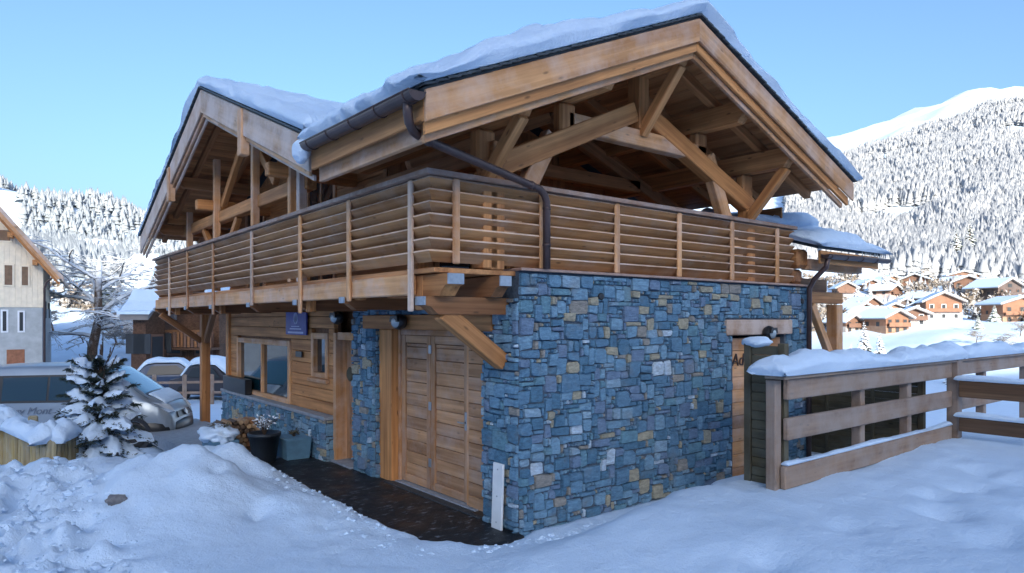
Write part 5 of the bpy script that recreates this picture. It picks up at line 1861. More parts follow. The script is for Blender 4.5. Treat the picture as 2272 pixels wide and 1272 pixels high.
# ------------------------------------------------------------------ young fir under snow, left foreground
def fir(name, label, base, hgt, rad, seed, nb=64):
    rr = random.Random(seed)
    t = thing(name, base, label, 'tree')
    bx_, by_, bz_ = base
    tube('trunk', [(bx_, by_, bz_ - .2), (bx_ + .02, by_, bz_ + hgt * .5), (bx_, by_ + .02, bz_ + hgt * .86)], [.06, .04, .012], 'bark', t, 8)
    NV, NF, SV, SF, BV, BF = [], [], [], [], [], []
    from mathutils import noise as mn
    for k in range(nb):
        f = (k + rr.random()) / nb
        z = bz_ + hgt * (.05 + .64 * f)
        L = rad * (1.0 - .62 * f) * rr.uniform(.62, 1.15)
        a = k * 2.4 + rr.uniform(-.4, .4)
        up = .25 + .55 * f - (.45 * (1 - f)) + rr.uniform(-.1, .1)
        d = Vector((math.cos(a), math.sin(a), 0))
        p0 = Vector((bx_, by_, z))
        pts = []
        for q in range(6):
            s = q / 5
            pts.append(p0 + d * L * s + Vector((0, 0, L * (up * s - .42 * s * s * (1 - f * .6)))))
        v, fc_ = tube_mesh(pts, [.016 * (1 - s / 6) for s in range(6)], 5)
        o_ = len(BV); BV += v; BF += [tuple(i + o_ for i in tt) for tt in fc_]
        # needle sprays along branch and on side twigs
        side = d.cross(Vector((0, 0, 1)))
        for q in range(1, 24):
            s = q / 24
            i = min(4, int(s * 5)); p = pts[i].lerp(pts[i + 1], s * 5 - i)
            tw = L * .42 * (1 - s * .55)
            for sg in (-1, 1):
                e = (side * sg * rr.uniform(.7, 1) + d * rr.uniform(.4, .9) + Vector((0, 0, rr.uniform(-.35, .15)))).normalized()
                ll = tw * rr.uniform(.6, 1.05)
                for m_ in range(6):
                    c_ = p + e * ll * (m_ + .5) / 6
                    n1_ = Vector((rr.uniform(-1, 1), rr.uniform(-1, 1), rr.uniform(-1, .6))).normalized()
                    dd_ = (e * .8 + n1_ * .7).normalized() * rr.uniform(.045, .085)
                    ww = e.cross(n1_).normalized() * rr.uniform(.006, .013)
                    o_ = len(NV); NV += [c_ - ww, c_ + ww, c_ + dd_]; NF.append((o_, o_ + 1, o_ + 2))
        # snow lying on the spray
        if rr.random() < .86:
            ns_ = 9; sec = 9
            o_ = len(SV)
            s0 = rr.uniform(.10, .3); s1 = rr.uniform(.85, 1.02)
            for q in range(ns_):
                s = s0 + (s1 - s0) * q / (ns_ - 1)
                i = min(4, int(s * 5)); p = pts[i].lerp(pts[i + 1], s * 5 - i)
                wdt = L * .36 * (1 - .5 * s) * math.sin(math.pi * min(1, max(.04, (q + .3) / (ns_ - .4)))) ** .6
                for m_ in range(sec):
                    b_ = -1 + 2 * m_ / (sec - 1)
                    dz = .12 * (1 - b_ * b_) ** .7 * (0.4 + wdt * 3) - .42 * abs(b_) * wdt + .01
                    qq = p + side * wdt * b_ + Vector((0, 0, dz))
                    nn = mn.noise(qq * 9 + Vector((k, 0, 0)))
                    n2_ = mn.noise(qq * 16 + Vector((k, k, 0)))
                    SV.append(qq + Vector((nn * .06, mn.noise(qq * 9 + Vector((0, k, 0))) * .06, nn * .06 + n2_ * .035)))
            for q in range(ns_ - 1):
                for m_ in range(sec - 1):
                    a_ = o_ + q * sec + m_
                    SF.append((a_, a_ + sec, a_ + sec + 1, a_ + 1))
    # bare leaders at the top
    for k in range(12):
        a = rr.uniform(0, 6.28); s = rr.uniform(.05, .55)
        p0 = Vector((bx_, by_, bz_ + hgt * rr.uniform(.52, .72)))
        p1 = p0 + Vector((math.cos(a) * s * .6, math.sin(a) * s * .6, rr.uniform(.35, .75)))
        v, fc_ = tube_mesh([p0, p0.lerp(p1, .5) + Vector((math.cos(a) * .03, math.sin(a) * .03, 0)), p1], [.014, .011, .006], 5)
        o_ = len(BV); BV += v; BF += [tuple(i + o_ for i in tt) for tt in fc_]
        for m_ in range(60):
            q = rr.random(); c_ = p0.lerp(p1, q); n1_ = Vector((rr.uniform(-1, 1), rr.uniform(-1, 1), rr.uniform(.2, 1.2))).normalized() * .035
            ww = Vector((-n1_.y, n1_.x, 0)).normalized() * .006
            o_ = len(NV); NV += [c_ - ww, c_ + ww, c_ + n1_]; NF.append((o_, o_ + 1, o_ + 2))
    mk('branches', pymesh('branches', BV, BF), None, 'bark', t)
    mk('crown', pymesh('crown', NV, NF), None, 'needles', t)
    mk('snow', pymesh('snow', SV, SF, True), None, 'snow', t)
    return t


fir('fir_tree', 'young dark fir laden with snow before the silver minibus', (-3.12, 7.62, -0.02), 2.35, 0.95, 3, 50)


# ------------------------------------------------------------------ bare snow-covered tree in the left distance
def bare_tree(name, label, base, hgt, spread, seed, mat='snowy_bark', levels=5, trunk=.3, group=None, big=False):
    rr = random.Random(seed)
    t = thing(name, base, label, 'tree', group)
    TV_, TF_, CV, CF = [], [], [], []

    def grow(p, d, L, r_, lev):
        pts = [p]; q = p
        nseg = 4 if lev < levels - 1 else 3
        for i in range(nseg):
            d = (d + Vector((rr.uniform(-1, 1), rr.uniform(-1, 1), rr.uniform(-.7, .7))) * .22 + Vector((0, 0, -.05 * lev))).normalized()
            q = q + d * L / nseg; pts.append(q)
        rads = [r_ * (1 - .45 * i / nseg) for i in range(nseg + 1)]
        v, f = tube_mesh(pts, rads, 8 if lev == 0 else (6 if lev < 3 else 4), True)
        if lev == 0: A_, B_ = TV_, TF_
        else: A_, B_ = CV, CF
        o_ = len(A_); A_ += v; B_ += [tuple(k + o_ for k in tt) for tt in f]
        if lev < levels:
            n_ = {0: 13, 1: 6, 2: 4, 3: 3}.get(lev, 2) if big else {0: 9, 1: 6, 2: 5, 3: 4}.get(lev, 3)
            for k in range(n_):
                s = rr.uniform((.34 if big else .42) if lev == 0 else .25, 1.0)
                i = min(nseg - 1, int(s * nseg)); b_ = pts[i].lerp(pts[i + 1], s * nseg - i)
                a = rr.uniform(0, 6.28)
                side = Vector((math.cos(a), math.sin(a), rr.uniform(-.1, .55)))
                nd_ = (d * .55 + side * spread).normalized()
                grow(b_, nd_, L * rr.uniform(.42, .66), max(.012, r_ * rr.uniform(.35, .55)), lev + 1)

    grow(Vector(base) - Vector((0, 0, .3)), Vector((0, 0, 1)), hgt * .62, trunk, 0)
    mk('trunk', pymesh('trunk', TV_, TF_, True), None, 'trunk_bark', t)
    mk('crown', pymesh('crown', CV, CF, True), None, mat, t)
    return t


p = c2w(-28.0, 45.5)
bare_tree('deciduous_tree', 'tall bare tree covered in snow beyond the cream chalet', (p[0], p[1], gz(*p)), 12.5, 1.3, 5, trunk=.34, big=True)
# ------------------------------------------------------------------ houses in the distance
def far_house(label, xc, yc, wdt, dep, hw, hr, yaw, lower='v_white', upper='v_orange', split=.5, over=1.0, nwin=3, rows=2, balcony=True,
              snow=.45, group='chalets of the village', z=None, name='village_chalet', verge_mat='v_verge', chim=True, glassm='v_glass'):
    """gable end towards -y of its own frame; yaw in degrees turns it from facing the viewer"""
    u, v = c2w(xc, yc)
    base = gz(u, v) - .3 if z is None else z
    ang = math.atan2(-FY, -FX) + R(90) + R(yaw)
    M = Matrix.Translation((u, v, base)) @ Matrix.Rotation(ang, 4, 'Z')
    H = mk(name, None, M); tag(H, label, 'house', group)
    w2 = wdt / 2; hs = hw * split
    def T_(pts): return [M @ Vector(p) for p in pts]
    prism('lower_wall', T_([(-w2, 0, -2), (w2, 0, -2), (w2, 0, hs), (-w2, 0, hs)]), M.to_3x3() @ Vector((0, dep, 0)), lower, H)
    e = .06
    prism('upper_wall', T_([(-w2 + e, e, hs), (w2 - e, e, hs), (w2 - e, e, hw), (0, e, hw + hr), (-w2 + e, e, hw)]), M.to_3x3() @ Vector((0, dep - 2 * e, 0)), upper, H)
    k = hr / w2; ww = w2 + over; ze = hw - over * k
    rf = prism('roof', T_([(-ww, -over, ze + .05), (0, -over, hw + hr + .05), (ww, -over, ze + .05), (ww, -over, ze + .32), (0, -over, hw + hr + .34), (-ww, -over, ze + .32)]),
               M.to_3x3() @ Vector((0, dep + 2 * over, 0)), verge_mat, H)
    if snow:
        s_ = .12
        prism('snow', T_([(-ww - .1, -over - s_, ze + .33), (0, -over - s_, hw + hr + .35), (ww + .1, -over - s_, ze + .33), (ww + .02, -over - s_, ze + .33 + snow * .7), (ww - .4, -over - s_, ze + .4 + snow),
                          (0, -over - s_, hw + hr + .35 + snow), (-ww + .4, -over - s_, ze + .4 + snow), (-ww - .02, -over - s_, ze + .33 + snow * .7)]),
              M.to_3x3() @ Vector((0, dep + 2 * over + 2 * s_, 0)), 'snow', rf)
    def bx_(nm, x, y, zz, mat, par=H):
        o = box(nm, x, y, zz, mat, None, 0)
        m_ = M @ W[o.name]
        o.parent = par; o.matrix_parent_inverse = W[par.name].inverted(); o.matrix_basis = m_; W[o.name] = m_
        return o
    for rrow in range(rows):
        zc = hw * (.24 + .5 * rrow / max(1, rows - 1)) if rows > 1 else hw * .55
        for c in range(nwin):
            x = -w2 + wdt * (c + .5) / nwin
            wi = bx_('window', (x - .55, x + .55), (-.05, e + .02), (zc - .65, zc + .65), 'white_frame' if lower == 'v_white' else 'v_brown')
            bx_('pane', (x - .43, x + .43), (-.07, -.045), (zc - .53, zc + .53), glassm, wi)
    bx_('gable_window', (-.7, .7), (-.02, e + .02), (hw - .1, hw + 1.0), glassm) if hr > 2.2 else None
    # side windows
    for sg in (-1, 1):
        for c in range(2):
            y = dep * (.3 + .4 * c)
            xx = (w2 - .02, w2 + .04) if sg > 0 else (-w2 - .04, -w2 + .02)
            bx_('side_window', xx, (y - .5, y + .5), (hw * .6 - .5, hw * .6 + .5), glassm)
    if balcony:
        zb = hw * .46
        b_ = bx_('balcony', (-w2 * .95, w2 * .95), (-1.0, .0), (zb - .12, zb), 'v_brown')
        bx_('railing', (-w2 * .95, w2 * .95), (-1.0, -.92), (zb + .02, zb + .95), upper, b_)
    if chim:
        bx_('chimney', (w2 * .3, w2 * .3 + .8), (dep * .4, dep * .4 + .8), (hw + hr * .5, hw + hr + 1.1), 'v_stone')
    return H


def at_px(px, d): return (px - 1136) / 1517 * d, d


VIL = [  # label, px, distance, width, depth, wall height, roof height, yaw, lower, upper, kwargs
    ('orange timber chalet nearest the snow field, lowest in the village', 1991, 165, 6.4, 9, 3.9, 1.5, 12, 'v_honey', 'v_orange', {}),
    ('big white-walled house with timber gable in the middle of the village', 2094, 185, 8.5, 15, 5.2, 2.1, -22, 'v_white', 'v_orange', dict(split=.62)),
    ('small honey-coloured chalet beside the timber posts of the annex', 1917, 205, 6.6, 9, 3.3, 1.4, 15, 'v_white', 'v_honey', dict(split=.35)),
    ('long low house with twin snowy gables above the white-walled house', 2030, 262, 9, 16, 4.0, 1.9, -38, 'v_stone', 'v_brown', {}),
    ('dark grey gabled house near the right edge of the village', 2241, 215, 8.5, 12, 5.0, 2.3, 8, 'v_dark', 'v_dark', {}),
    ('bright orange chalet cut by the right edge of the picture', 2268, 178, 9.5, 10, 5.2, 1.6, -6, 'v_honey', 'v_orange', {}),
    ('long orange house high on the right of the village', 2178, 320, 18, 9, 3.6, 1.6, 4, 'v_honey', 'v_orange', dict(nwin=5)),
    ('brown house below the dark conifers at the top of the village', 2138, 352, 15, 9, 3.4, 2.0, -10, 'v_brown', 'v_brown', dict(nwin=4)),
    ('brown chalet against the wood at the right edge, highest of all', 2262, 335, 8, 9, 4.2, 2.6, -12, 'v_brown', 'v_orange', {}),
    ('small pale house among the trees at the top left of the village', 2013, 375, 8, 8, 3.6, 2.0, 10, 'v_pink', 'v_brown', {}),
    ('long snowy-roofed house between the grey house and the white-walled one', 2150, 238, 9, 14, 3.8, 1.9, -34, 'v_stone', 'v_brown', {}),
    ('orange house with a shallow roof left of the white-walled house', 2047, 196, 6, 9, 3.6, 1.4, -30, 'v_honey', 'v_orange', {}),
    ('pale house at the far left of the village beside the eaves', 1850, 292, 9, 10, 3.8, 1.8, 16, 'v_white', 'v_brown', {}),
    ('pinkish house at the upper left of the village', 1945, 300, 9.5, 10, 3.6, 1.7, 12, 'v_pink', 'v_brown', {}),
    ('plum-brown house behind the small conifers in the village', 1984, 282, 8.5, 9, 3.4, 1.7, -14, 'v_pink', 'v_brown', {}),
    ('grey-verged house right behind the lowest orange chalet', 2010, 212, 7.5, 11, 3.4, 1.7, -18, 'v_stone', 'v_dark', {}),
    ('low grey-roofed house left of the lowest orange chalet', 1966, 182, 6.5, 9, 3.0, 1.5, 24, 'v_white', 'v_brown', {}),
    ('brown timbered house between the orange long house and the grey house', 2210, 255, 9, 12, 4.6, 2.1, 30, 'v_stone', 'v_brown', {}),
]
VIL += [
    ('brown chalet half hidden under the annex eaves', 1885, 318, 8, 9, 3.6, 1.8, -20, 'v_stone', 'v_brown', {}),
    ('long pale house above the pinkish one', 1960, 345, 11, 9, 3.2, 1.7, 30, 'v_white', 'v_brown', {}),
    ('orange chalet above the twin-gabled house', 2066, 300, 8, 10, 3.8, 1.8, 20, 'v_honey', 'v_orange', {}),
    ('white house with brown gable left of the dark grey one', 2196, 228, 7.5, 10, 4.0, 1.8, -16, 'v_white', 'v_brown', {}),
    ('small brown house above the dark grey gabled house', 2250, 275, 8, 9, 3.8, 1.8, 18, 'v_white', 'v_brown', {}),
    ('honey-coloured house between the brown house and the long orange one', 2115, 330, 8, 9, 3.4, 1.8, -24, 'v_honey', 'v_brown', {}),
    ('grey hut at the edge of the snow field by the annex posts', 1893, 172, 4.6, 6, 2.6, 1.3, 18, 'v_stone', 'v_brown', dict(nwin=2)),
    ('low white house right of the lowest orange chalet', 2030, 172, 5.6, 7, 2.8, 1.2, -20, 'v_white', 'v_brown', dict(nwin=2)),
]
for (lab, px, d, w_, dp_, hw_, hr_, yw, lo_, up_, kw) in VIL:
    x_, y_ = at_px(px, d)
    far_house(lab, x_, y_, w_, dp_, hw_, hr_, yw, lo_, up_, **kw)

rg = random.Random(19)
ORD = ['first', 'second', 'third', 'fourth', 'fifth', 'sixth', 'seventh', 'eighth', 'ninth', 'tenth', 'eleventh', 'twelfth', 'thirteenth',
       'fourteenth', 'fifteenth', 'sixteenth', 'seventeenth', 'eighteenth', 'nineteenth', 'last']
LOWN = {'v_white': 'white', 'v_stone': 'grey', 'v_pink': 'pink', 'v_honey': 'tan'}
UPN = {'v_brown': 'brown', 'v_dark': 'dark', 'v_honey': 'honey-coloured'}
for k, px in enumerate(sorted(rg.uniform(1850, 2268) for _ in range(20))):
    d = rg.uniform(195, 330)
    x_, y_ = at_px(px, d)
    lo_ = rg.choice(('v_white', 'v_stone', 'v_pink', 'v_honey')); up_ = rg.choice(('v_brown', 'v_brown', 'v_dark', 'v_honey'))
    far_house('small %s chalet on %s walls, %s from the left in the crowded village rows' % (UPN[up_], LOWN[lo_], ORD[k]), x_, y_, rg.uniform(5.5, 8), rg.uniform(7, 10), rg.uniform(2.6, 3.6),
              rg.uniform(1.3, 1.9), rg.uniform(-45, 45), lo_, up_, nwin=2, rows=1, group='small chalets of the village rows', over=.9)

# left background houses
def lh(label, px, d, ybase, w_, dp_, hw_, hr_, yaw, lo_, up_, **kw):
    far_house(label, (px - 1136) / 1517 * d, d, w_, dp_, hw_, hr_, yaw, lo_, up_, group='houses on the left slope', z=2.44 + (708 - ybase) / 1517 * d, **kw)


lh('cottage with a grey slate roof above the bare tree', 128, 175, 590, 5.5, 7, 2.6, 2.2, 48, 'v_stone', 'v_stone', snow=.0, verge_mat='grey_roof')
lh('snow-roofed house uphill of the slate cottage', 178, 190, 585, 6.5, 8, 3.0, 3.0, -52, 'v_stone', 'v_brown', snow=.6)
lh('low snow-roofed house in front of the slate cottage', 142, 160, 605, 5.0, 7, 2.2, 1.6, 66, 'v_white', 'v_brown', snow=.6)
lh('orange-walled house just right of the cream chalet', 104, 150, 662, 5.0, 7, 4.2, 1.2, 14, 'v_orange', 'v_orange', snow=.5)
lh('grey plastered house with an arch below the orange-walled one', 106, 95, 745, 3.6, 6, 4.6, 1.2, 20, 'plaster', 'plaster', snow=.4, balcony=False)
lh('stone house with tall brown windows behind the bare tree', 162, 108, 748, 4.6, 8, 6.6, 1.6, -10, 'v_stone', 'v_pink', nwin=4, snow=.5, balcony=False)
lh('house under a broad white sunlit roof behind the barn', 338, 66, 735, 5.0, 1.2, 2.4, 4.0, 84, 'v_white', 'v_brown', snow=.7, over=.6)

# ------------------------------------------------------------------ cream chalet at the left edge
LYAW = 32.0
cl, sl_ = math.cos(R(LYAW)), math.sin(R(LYAW))
W2L = 5.4
xa, ya = -26.1 - W2L * cl, 38.0 - W2L * sl_
LH = far_house('cream boarded chalet on a grey plastered ground floor at the left edge', xa, ya, 10.8, 12, 6.9, 7.0, LYAW, 'plaster', 'cream_board', split=.612, over=1.0, nwin=0, rows=1,
               balcony=False, snow=.0, group=None, z=-1.15, name='cream_chalet', verge_mat='larch_grey', chim=False)
LHM = W[LH.name]
def lb(nm, x, y, zz, mat, par=LH, bev=0.0):
    o = box(nm, x, y, zz, mat, None, bev)
    m_ = LHM @ W[o.name]
    o.parent = par; o.matrix_parent_inverse = W[par.name].inverted(); o.matrix_basis = m_; W[o.name] = m_
    return o


rr = random.Random(3)
x = -5.3
while x < 5.3:
    zt = 6.9 + 7.0 * (1 - abs(x + .13) / 5.4) - .08
    lb('board', (x, x + .245), (.02, .06), (4.23, zt), 'cream_board', LH, .008)
    x += .25
def lwin(x0, x1, z0, z1, fr, pane, shut=False):
    w_ = lb('window', (x0, x1), (-.04, .03), (z0, z1), fr, LH, .01)
    lb('pane', (x0 + .09, x1 - .09), (-.05, -.035), (z0 + .09, z1 - .09), pane, w_)


for (a0, a1, b0, b1) in ((1.26, 1.78, 4.20, 5.45), (.56, 1.02, 4.20, 5.40)):
    lwin(W2L - a1, W2L - a0, b0 + 1.15, b1 + 1.15, 'cream_board', 'brown_shutter')
for (a0, a1, b0, b1) in ((1.52, 1.86, 1.7, 2.95), (.78, 1.12, 1.7, 2.9)):
    lwin(W2L - a1, W2L - a0, b0 + 1.15, b1 + 1.15, 'white_frame', 'v_glass')
lwin(W2L - 2.6, W2L - 1.35, 6.6 + 1.15, 7.35 + 1.15, 'cream_board', 'brown_shutter')
lb('garage_door', (W2L - 1.6, W2L - .8), (-.03, .02), (-.4, 1.92), 'red_brown', LH, .01)
for (px_l, dz) in ((4.0, -.75), (5.1, -.75)):
    zz = 6.9 + 7.0 * (1 - px_l / 5.4) + dz
    lb('purlin', (px_l - .12, px_l + .12), (-.75, .1), (zz, zz + .28), 'larch', LH, .01)
for (d0, d1, y_, m_) in ((0.02, .34, -.86, 'larch_pale'), (.34, .55, -.80, 'larch')):
    A_ = LHM @ Vector((0, y_, 14.0 - (d0 + d1) / 2)); B_ = LHM @ Vector((6.2, y_, 14.0 - 6.2 * 7.0 / 5.4 - (d0 + d1) / 2))
    beam('verge_board', A_, B_, .05, (d1 - d0) * .6, m_, LH, .01)
tube('downpipe', [LHM @ Vector(q) for q in ((6.0, -.5, 6.0), (5.6, -.15, 5.6), (5.5, -.12, 5.3), (5.5, -.12, -.5))], .06, 'gutter_metal', LH, 8)

# ------------------------------------------------------------------ old barn behind the far end of the balcony
BM = far_house('dark brown barn with a carved balcony under snow beyond the support post', -17.5, 37.0, 3.6, 6, 4.2, .9, -8, 'barn_wood', 'barn_wood', split=.55, over=.35, nwin=2, rows=1,
               balcony=False, snow=.5, group=None, z=-1.2, name='barn', chim=False)
BMM = W[BM.name]
def bb(nm, x, y, zz, mat, par=BM, bev=0.0):
    o = box(nm, x, y, zz, mat, None, bev)
    m_ = BMM @ W[o.name]
    o.parent = par; o.matrix_parent_inverse = W[par.name].inverted(); o.matrix_basis = m_; W[o.name] = m_
    return o


bl_ = bb('carved_balcony', (-1.95, 1.9), (-.9, -.02), (2.0, 2.12), 'barn_wood')
x = -1.9
while x < 1.85:
    bb('baluster', (x, x + .15), (-.9, -.85), (2.14, 2.95), 'v_brown' if int(x * 5) % 2 else 'larch_dark', bl_, .02)
    x += .2
bb('railing', (-1.95, 1.9), (-.93, -.82), (2.96, 3.06), 'larch_dark', bl_)
x = -1.78
while x < 1.6:
    bb('wall_board', (x, x + .28), (-.045, -.005), (-.5, 1.95), 'barn_wood', BM, .01)
    x += .3
sh = far_house('low shed with a smooth shaded snow roof by the barn', -18.3, 35.2, 1.7, 0.8, 3.65, .75, 84, 'barn_wood', 'barn_wood', over=.35, nwin=1, rows=1, balcony=False, snow=.22, group=None, z=-1.0, name='shed', chim=False)
rdh = far_house('red-brown house with a snow lean-to roof seen under the balcony', -17.5, 46, 9, 8, 3.6, 1.6, 10, 'v_brown', 'v_pink', over=.8, nwin=4, rows=1, balcony=False, snow=.5, group=None, z=-.6, name='red_house', chim=False)


# parked cars by the barn under snow
def parked(label, xc, yc, yaw, mat, seed, snow_t):
    u, v = c2w(xc, yc); z = gz(u, v)
    ang = math.atan2(RY, RX) + R(yaw)
    M = Matrix.Translation((u, v, z)) @ Matrix.Rotation(ang, 4, 'Z')
    C_ = mk('parked_car', None, M); tag(C_, label, 'car', 'cars parked by the barn')
    prof = [(0, .45), (.05, .85), (.55, .95), (.95, 1.38), (1.3, 1.45), (2.3, 1.44), (2.95, .98), (3.75, .88), (4.05, .72), (4.1, .40)]
    V, F_ = [], []
    xs3 = [p_[0] for p_ in prof]
    for (x, zt) in prof:
        wt = .78 if zt > .99 else .80; wb_ = .84
        zb_ = .24
        belt = min(.88, zt - .05)
        V += [(x, -wb_ * .92, zb_), (x, -wb_, .5 if zt > .6 else .35), (x, -wb_ + .02, belt), (x, -wt * (.82 if zt > .99 else .95), zt - .02), (x, 0, zt + .03),
              (x, wt * (.82 if zt > .99 else .95), zt - .02), (x, wb_ - .02, belt), (x, wb_, .5 if zt > .6 else .35), (x, wb_ * .92, zb_)]
    for i in range(len(prof) - 1):
        for k in range(9):
            a = i * 9 + k; b2 = i * 9 + (k + 1) % 9
            F_.append((a, a + 9, b2 + 9, b2))
    F_.append(tuple(range(9))); F_.append(tuple(range((len(prof) - 1) * 9, len(prof) * 9))[::-1])
    me = pymesh('body', V, F_, False)
    bm = bmesh.new(); bm.from_mesh(me); bmesh.ops.recalc_face_normals(bm, faces=bm.faces[:]); bm.to_mesh(me); bm.free()
    mk('body', me, M, mat, C_)
    for sg in (-1, 1):
        pl = [(1.0, .95, .80), (1.18, 1.33, .70), (2.2, 1.36, .70), (2.72, .98, .80)]
        poly = [M @ Vector((x, sg * (y + .03), z_)) for (x, z_, y) in pl]
        prism('side_window', poly, M.to_3x3() @ Vector((0, sg * .015, 0)), 'black_plastic', C_)
        for wx in (.75, 3.3):
            lathe('wheel', [(.18, -.09), (.29, -.09), (.31, -.05), (.31, .06), (.29, .09), (.19, .09), (.003, .06)], 'rubber', C_, M @ Matrix.Translation((wx, sg * .76, .31)) @ Matrix.Rotation(R(-90 * sg), 4, 'X'), 18)
    V2 = [M @ Vector(q) for q in ((2.36, -.62, 1.43), (2.36, .62, 1.43), (2.93, .70, 1.02), (2.93, -.70, 1.02))]
    prism('windscreen', V2, M.to_3x3() @ Vector((.02, 0, .03)), 'glass_dark', C_)
    def fs(a_, b_):
        x = .5 + 3.2 * a_; y = -.66 + 1.32 * b_
        zt = float(np.interp(x, xs3, [p_[1] for p_ in prof]))
        q = M @ Vector((x, y, zt + .03)); return (q.x, q.y, q.z)
    s_ = snow_sheet('car_snow', fs, 24, 8, 3.2, 1.3, snow_t, .2, .05, 1.5, seed, 'snow', .03)
    tag(s_, 'snow lying on the ' + label.split(' ', 1)[0] + ' car parked by the barn', 'snow', None, 'stuff')


parked('blue car under snow right of the minibus nose', -17.2, 30.5, 14, 'car_blue', 71, .16)
parked('red car under deep snow partly hidden by the support post', -13.9, 29.0, -20, 'car_red', 72, .28)
# wooden posts with snow caps and a wire fence by the cars
wf = thing('post_fence', (*c2w(-12.7, 26), -.8), 'low post fence with snow caps between the minibus and the parked cars', 'fence')
for k, xx in enumerate((-13.6, -12.5, -11.5, -10.6)):
    u, v = c2w(xx, 26 + .1 * k); z = gz(u, v)
    box('post', (u - .07, u + .07), (v - .07, v + .07), (z - .2, z + 1.15), 'fence_wood', wf, .02)
for zz in (.45, .85):
    a_ = c2w(-13.6, 26); b_ = c2w(-10.6, 26.3)
    beam('rail', (a_[0], a_[1], gz(*a_) + zz), (b_[0], b_[1], gz(*b_) + zz), .05, .09, 'fence_wood', wf)

# ------------------------------------------------------------------ single trees and bushes in the distance
def conifer(label, xc, yc, hgt, rad, mat, seed, group, tiers=9, z=None):
    u, v = c2w(xc, yc); z0 = gz(u, v) if z is None else z
    rr = random.Random(seed)
    t = thing('conifer', (u, v, z0), label, 'tree', group)
    tube('trunk', [(u, v, z0 - .5), (u, v, z0 + hgt * .8)], [rad * .12, rad * .03], 'bark', t, 6)
    V, F_ = [], []
    for k in range(tiers * 7):
        f = (k + rr.random()) / (tiers * 7)
        L = rad * (1.02 - f) * rr.uniform(.7, 1.15) + .1
        a = k * 2.399 + rr.uniform(-.3, .3)
        zz = z0 + hgt * (.10 + .88 * f)
        d = Vector((math.cos(a), math.sin(a), 0)); s_ = Vector((-d.y, d.x, 0))
        p0 = Vector((u, v, zz)); tip = p0 + d * L + Vector((0, 0, -L * rr.uniform(.25, .55)))
        wd = L * rr.uniform(.32, .5)
        mid = p0.lerp(tip, .55) + Vector((0, 0, L * .10))
        o_ = len(V)
        V += [p0, mid + s_ * wd - Vector((0, 0, L * .15)), tip, mid - s_ * wd - Vector((0, 0, L * .15)), mid + Vector((0, 0, .02 + L * .05)),
              mid + s_ * wd * .6 + d * L * .2 - Vector((0, 0, L * .3)), mid - s_ * wd * .6 + d * L * .2 - Vector((0, 0, L * .3))]
        F_ += [(o_, o_ + 1, o_ + 4), (o_ + 1, o_ + 2, o_ + 4), (o_ + 2, o_ + 3, o_ + 4), (o_ + 3, o_, o_ + 4), (o_ + 1, o_ + 5, o_ + 2), (o_ + 2, o_ + 6, o_ + 3)]
    mk('crown', pymesh('crown', V, F_), None, mat, t)
    return t


TREES = [
    ('tall snowy conifer below the small honey-coloured chalet', 1917, 118, 7.5, 2.2, 'snowy_conifer'),
    ('shorter snowy conifer below the lowest orange chalet', 1952, 112, 6.6, 2.0, 'snowy_conifer'),
    ('slender conifer nearest the timber post of the annex', 1888, 110, 5.0, 1.5, 'snowy_conifer'),
    ('little dark conifer on the snow field behind the fence corner', 2113, 90, 3.6, 1.1, 'snowy_conifer'),
    ('small conifer between houses at the left of the village', 1902, 240, 8, 2.4, 'snowy_conifer'),
    ('broad conifer right of the pinkish house', 1962, 248, 8, 2.8, 'snowy_conifer'),
    ('dark green pine above the brown house, left of the pair', 2122, 372, 22, 6, 'green_conifer'),
    ('dark green pine above the brown house, right of the pair', 2152, 376, 26, 6, 'green_conifer'),
    ('green round-topped tree before the white-walled house', 2170, 158, 3.6, 1.6, 'green_conifer'),
    ('small dark shrub-like conifer left of the bright orange chalet', 2206, 172, 4.2, 1.8, 'green_conifer'),
    ('yellow-green conifer right of the bare tree', 232, 66, 6.6, 1.5, 'green_conifer'),
    ('slim snowy conifer behind the bare tree', 246, 70, 5.4, 1.3, 'snowy_conifer'),
    ('snow-dusted conifer left of the broad white roof', 268, 72, 4.6, 1.4, 'snowy_conifer'),
]
for i, (lab, px, d, h_, r_, m_) in enumerate(TREES):
    x_, y_ = at_px(px, d)
    conifer(lab, x_, y_, h_, r_, m_, 100 + i, 'single conifers in the distance')
BT = [('bare shrub tree at the foot of the village near the right edge', 2235, 120, 5.0), ('bare shrub tree left of its twin on the snow field', 2165, 128, 3.6),
      ('rounded bare tree below the bright orange chalet', 2262, 135, 4.6), ('bare bush tree on the bank left of the barn', 262, 58, 3.0),
      ('leafless tree by the cream chalet downpipe', 118, 62, 3.2), ('thin leafless tree between the barn and the bare tree', 300, 55, 3.2)]
for i, (lab, px, d, h_) in enumerate(BT):
    x_, y_ = at_px(px, d); u, v = c2w(x_, y_)
    bare_tree('deciduous_tree', lab, (u, v, gz(u, v)), h_, 1.2, 40 + i, 'bush', 4, .10, 'bare shrub trees in the distance')

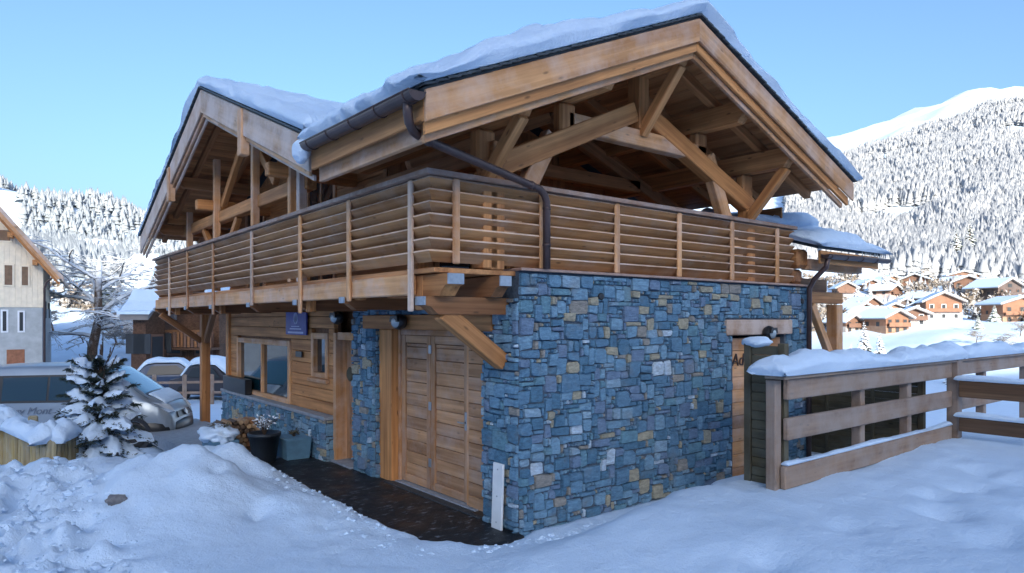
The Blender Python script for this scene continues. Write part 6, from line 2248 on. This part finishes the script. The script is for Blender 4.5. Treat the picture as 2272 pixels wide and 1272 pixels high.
# ------------------------------------------------------------------ woods on the slopes
def wood_mass(name, label, spots, mat, seed):
    """spots: arrays u, v, z, height, radius; every tree is a few ragged cones"""
    rg = np.random.default_rng(seed)
    u, v, z, h, r_ = spots
    n = len(u); T3, S = 3, 6
    Vs, Fs = [], []
    base = 0
    for t in range(T3):
        f0 = t / T3
        zb = z + h * (.06 + .62 * f0); zt = z + h * (.42 + .60 * f0 / 1.02) * 1.0
        zt = np.minimum(zt, z + h)
        if t == T3 - 1: zt = z + h
        rr_ = r_ * (1.0 - .70 * f0)
        ap = np.stack([u, v, zt], 1)
        ang = rg.uniform(0, 6.28, n)[:, None] + np.arange(S)[None] * 2 * math.pi / S
        rad = rr_[:, None] * rg.uniform(.55, 1.2, (n, S))
        ring_ = np.stack([u[:, None] + np.cos(ang) * rad, v[:, None] + np.sin(ang) * rad, zb[:, None] + h[:, None] * rg.uniform(-.09, .05, (n, S))], -1)
        V_ = np.concatenate([ap[:, None], ring_], 1).reshape(-1, 3)
        o = base + np.arange(n) * (S + 1)
        for k in range(S):
            Fs.append(np.stack([o, o + 1 + k, o + 1 + (k + 1) % S], 1))
        Vs.append(V_); base += n * (S + 1)
    me = npmesh(name, np.concatenate(Vs), np.concatenate(Fs))
    tag(mk(name, me, None, mat), label, 'wood', None, 'stuff')


def scatter(n, th0, th1, r0, r1, seed, hlo, hhi, keep, slim=.30):
    rg = np.random.default_rng(seed)
    th = rg.uniform(th0, th1, n); r_ = np.exp(rg.uniform(math.log(r0), math.log(r1), n))
    y = r_ / np.sqrt(1 + th * th); x = th * y
    u = CAM[0] + x * RX + y * FX; v = CAM[1] + x * RY + y * FY
    m = keep(th, r_, u, v, rg)
    u, v = u[m], v[m]
    z = ground(u, v)
    h = rg.uniform(hlo, hhi, len(u))
    return u, v, z - .5, h, h * rg.uniform(slim * .8, slim * 1.2, len(u))


def keep_right(th, r_, u, v, rg):
    top = 1150 + 500 * (th - .45) / .3 + 160 * fbm(u / 160, v / 160, 4, 3)
    clear = fbm(u / 110, v / 110, 17, 3)
    return (r_ < top) & (clear < .30) & (r_ > 425)


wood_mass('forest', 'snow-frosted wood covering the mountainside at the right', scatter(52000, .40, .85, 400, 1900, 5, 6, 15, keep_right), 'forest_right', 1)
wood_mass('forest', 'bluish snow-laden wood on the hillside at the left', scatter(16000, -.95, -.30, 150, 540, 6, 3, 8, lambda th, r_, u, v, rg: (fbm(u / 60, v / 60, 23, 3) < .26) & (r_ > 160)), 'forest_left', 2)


def scrub_mass(name, label, spots, mat, seed, per=46):
    rg = np.random.default_rng(seed)
    u, v, z, h, r_ = spots
    n = len(u)
    d = rg.normal(size=(n, per, 3)); d /= np.linalg.norm(d, axis=2, keepdims=True)
    d *= (rg.random((n, per, 1)) ** .4)
    c = np.stack([u[:, None] + d[..., 0] * r_[:, None], v[:, None] + d[..., 1] * r_[:, None], z[:, None] + h[:, None] * (.5 + .5 * d[..., 2])], -1)
    s_ = (h * .13)[:, None, None, None]
    tri = rg.normal(size=(n, per, 3, 3)) * s_ * np.array([1, 1, 1.3])
    V_ = (c[:, :, None, :] + tri).reshape(-1, 3)
    me = npmesh(name, V_, np.arange(len(V_)).reshape(-1, 3))
    tag(mk(name, me, None, mat), label, 'shrubs', None, 'stuff')


scrub_mass('shrubs', 'snowy scrub along the lane below the left slope', scatter(220, -.80, -.50, 82, 140, 7, .8, 2.2, lambda th, r_, u, v, rg: fbm(u / 14, v / 14, 33, 3) > .02, .5), 'bush', 3, 90)
scrub_mass('shrubs', 'snowy scrub and hedges between the village houses', scatter(1500, .42, .80, 190, 460, 8, 1.2, 4.5, lambda th, r_, u, v, rg: fbm(u / 22, v / 22, 37, 3) > .0, .55), 'bush', 4)

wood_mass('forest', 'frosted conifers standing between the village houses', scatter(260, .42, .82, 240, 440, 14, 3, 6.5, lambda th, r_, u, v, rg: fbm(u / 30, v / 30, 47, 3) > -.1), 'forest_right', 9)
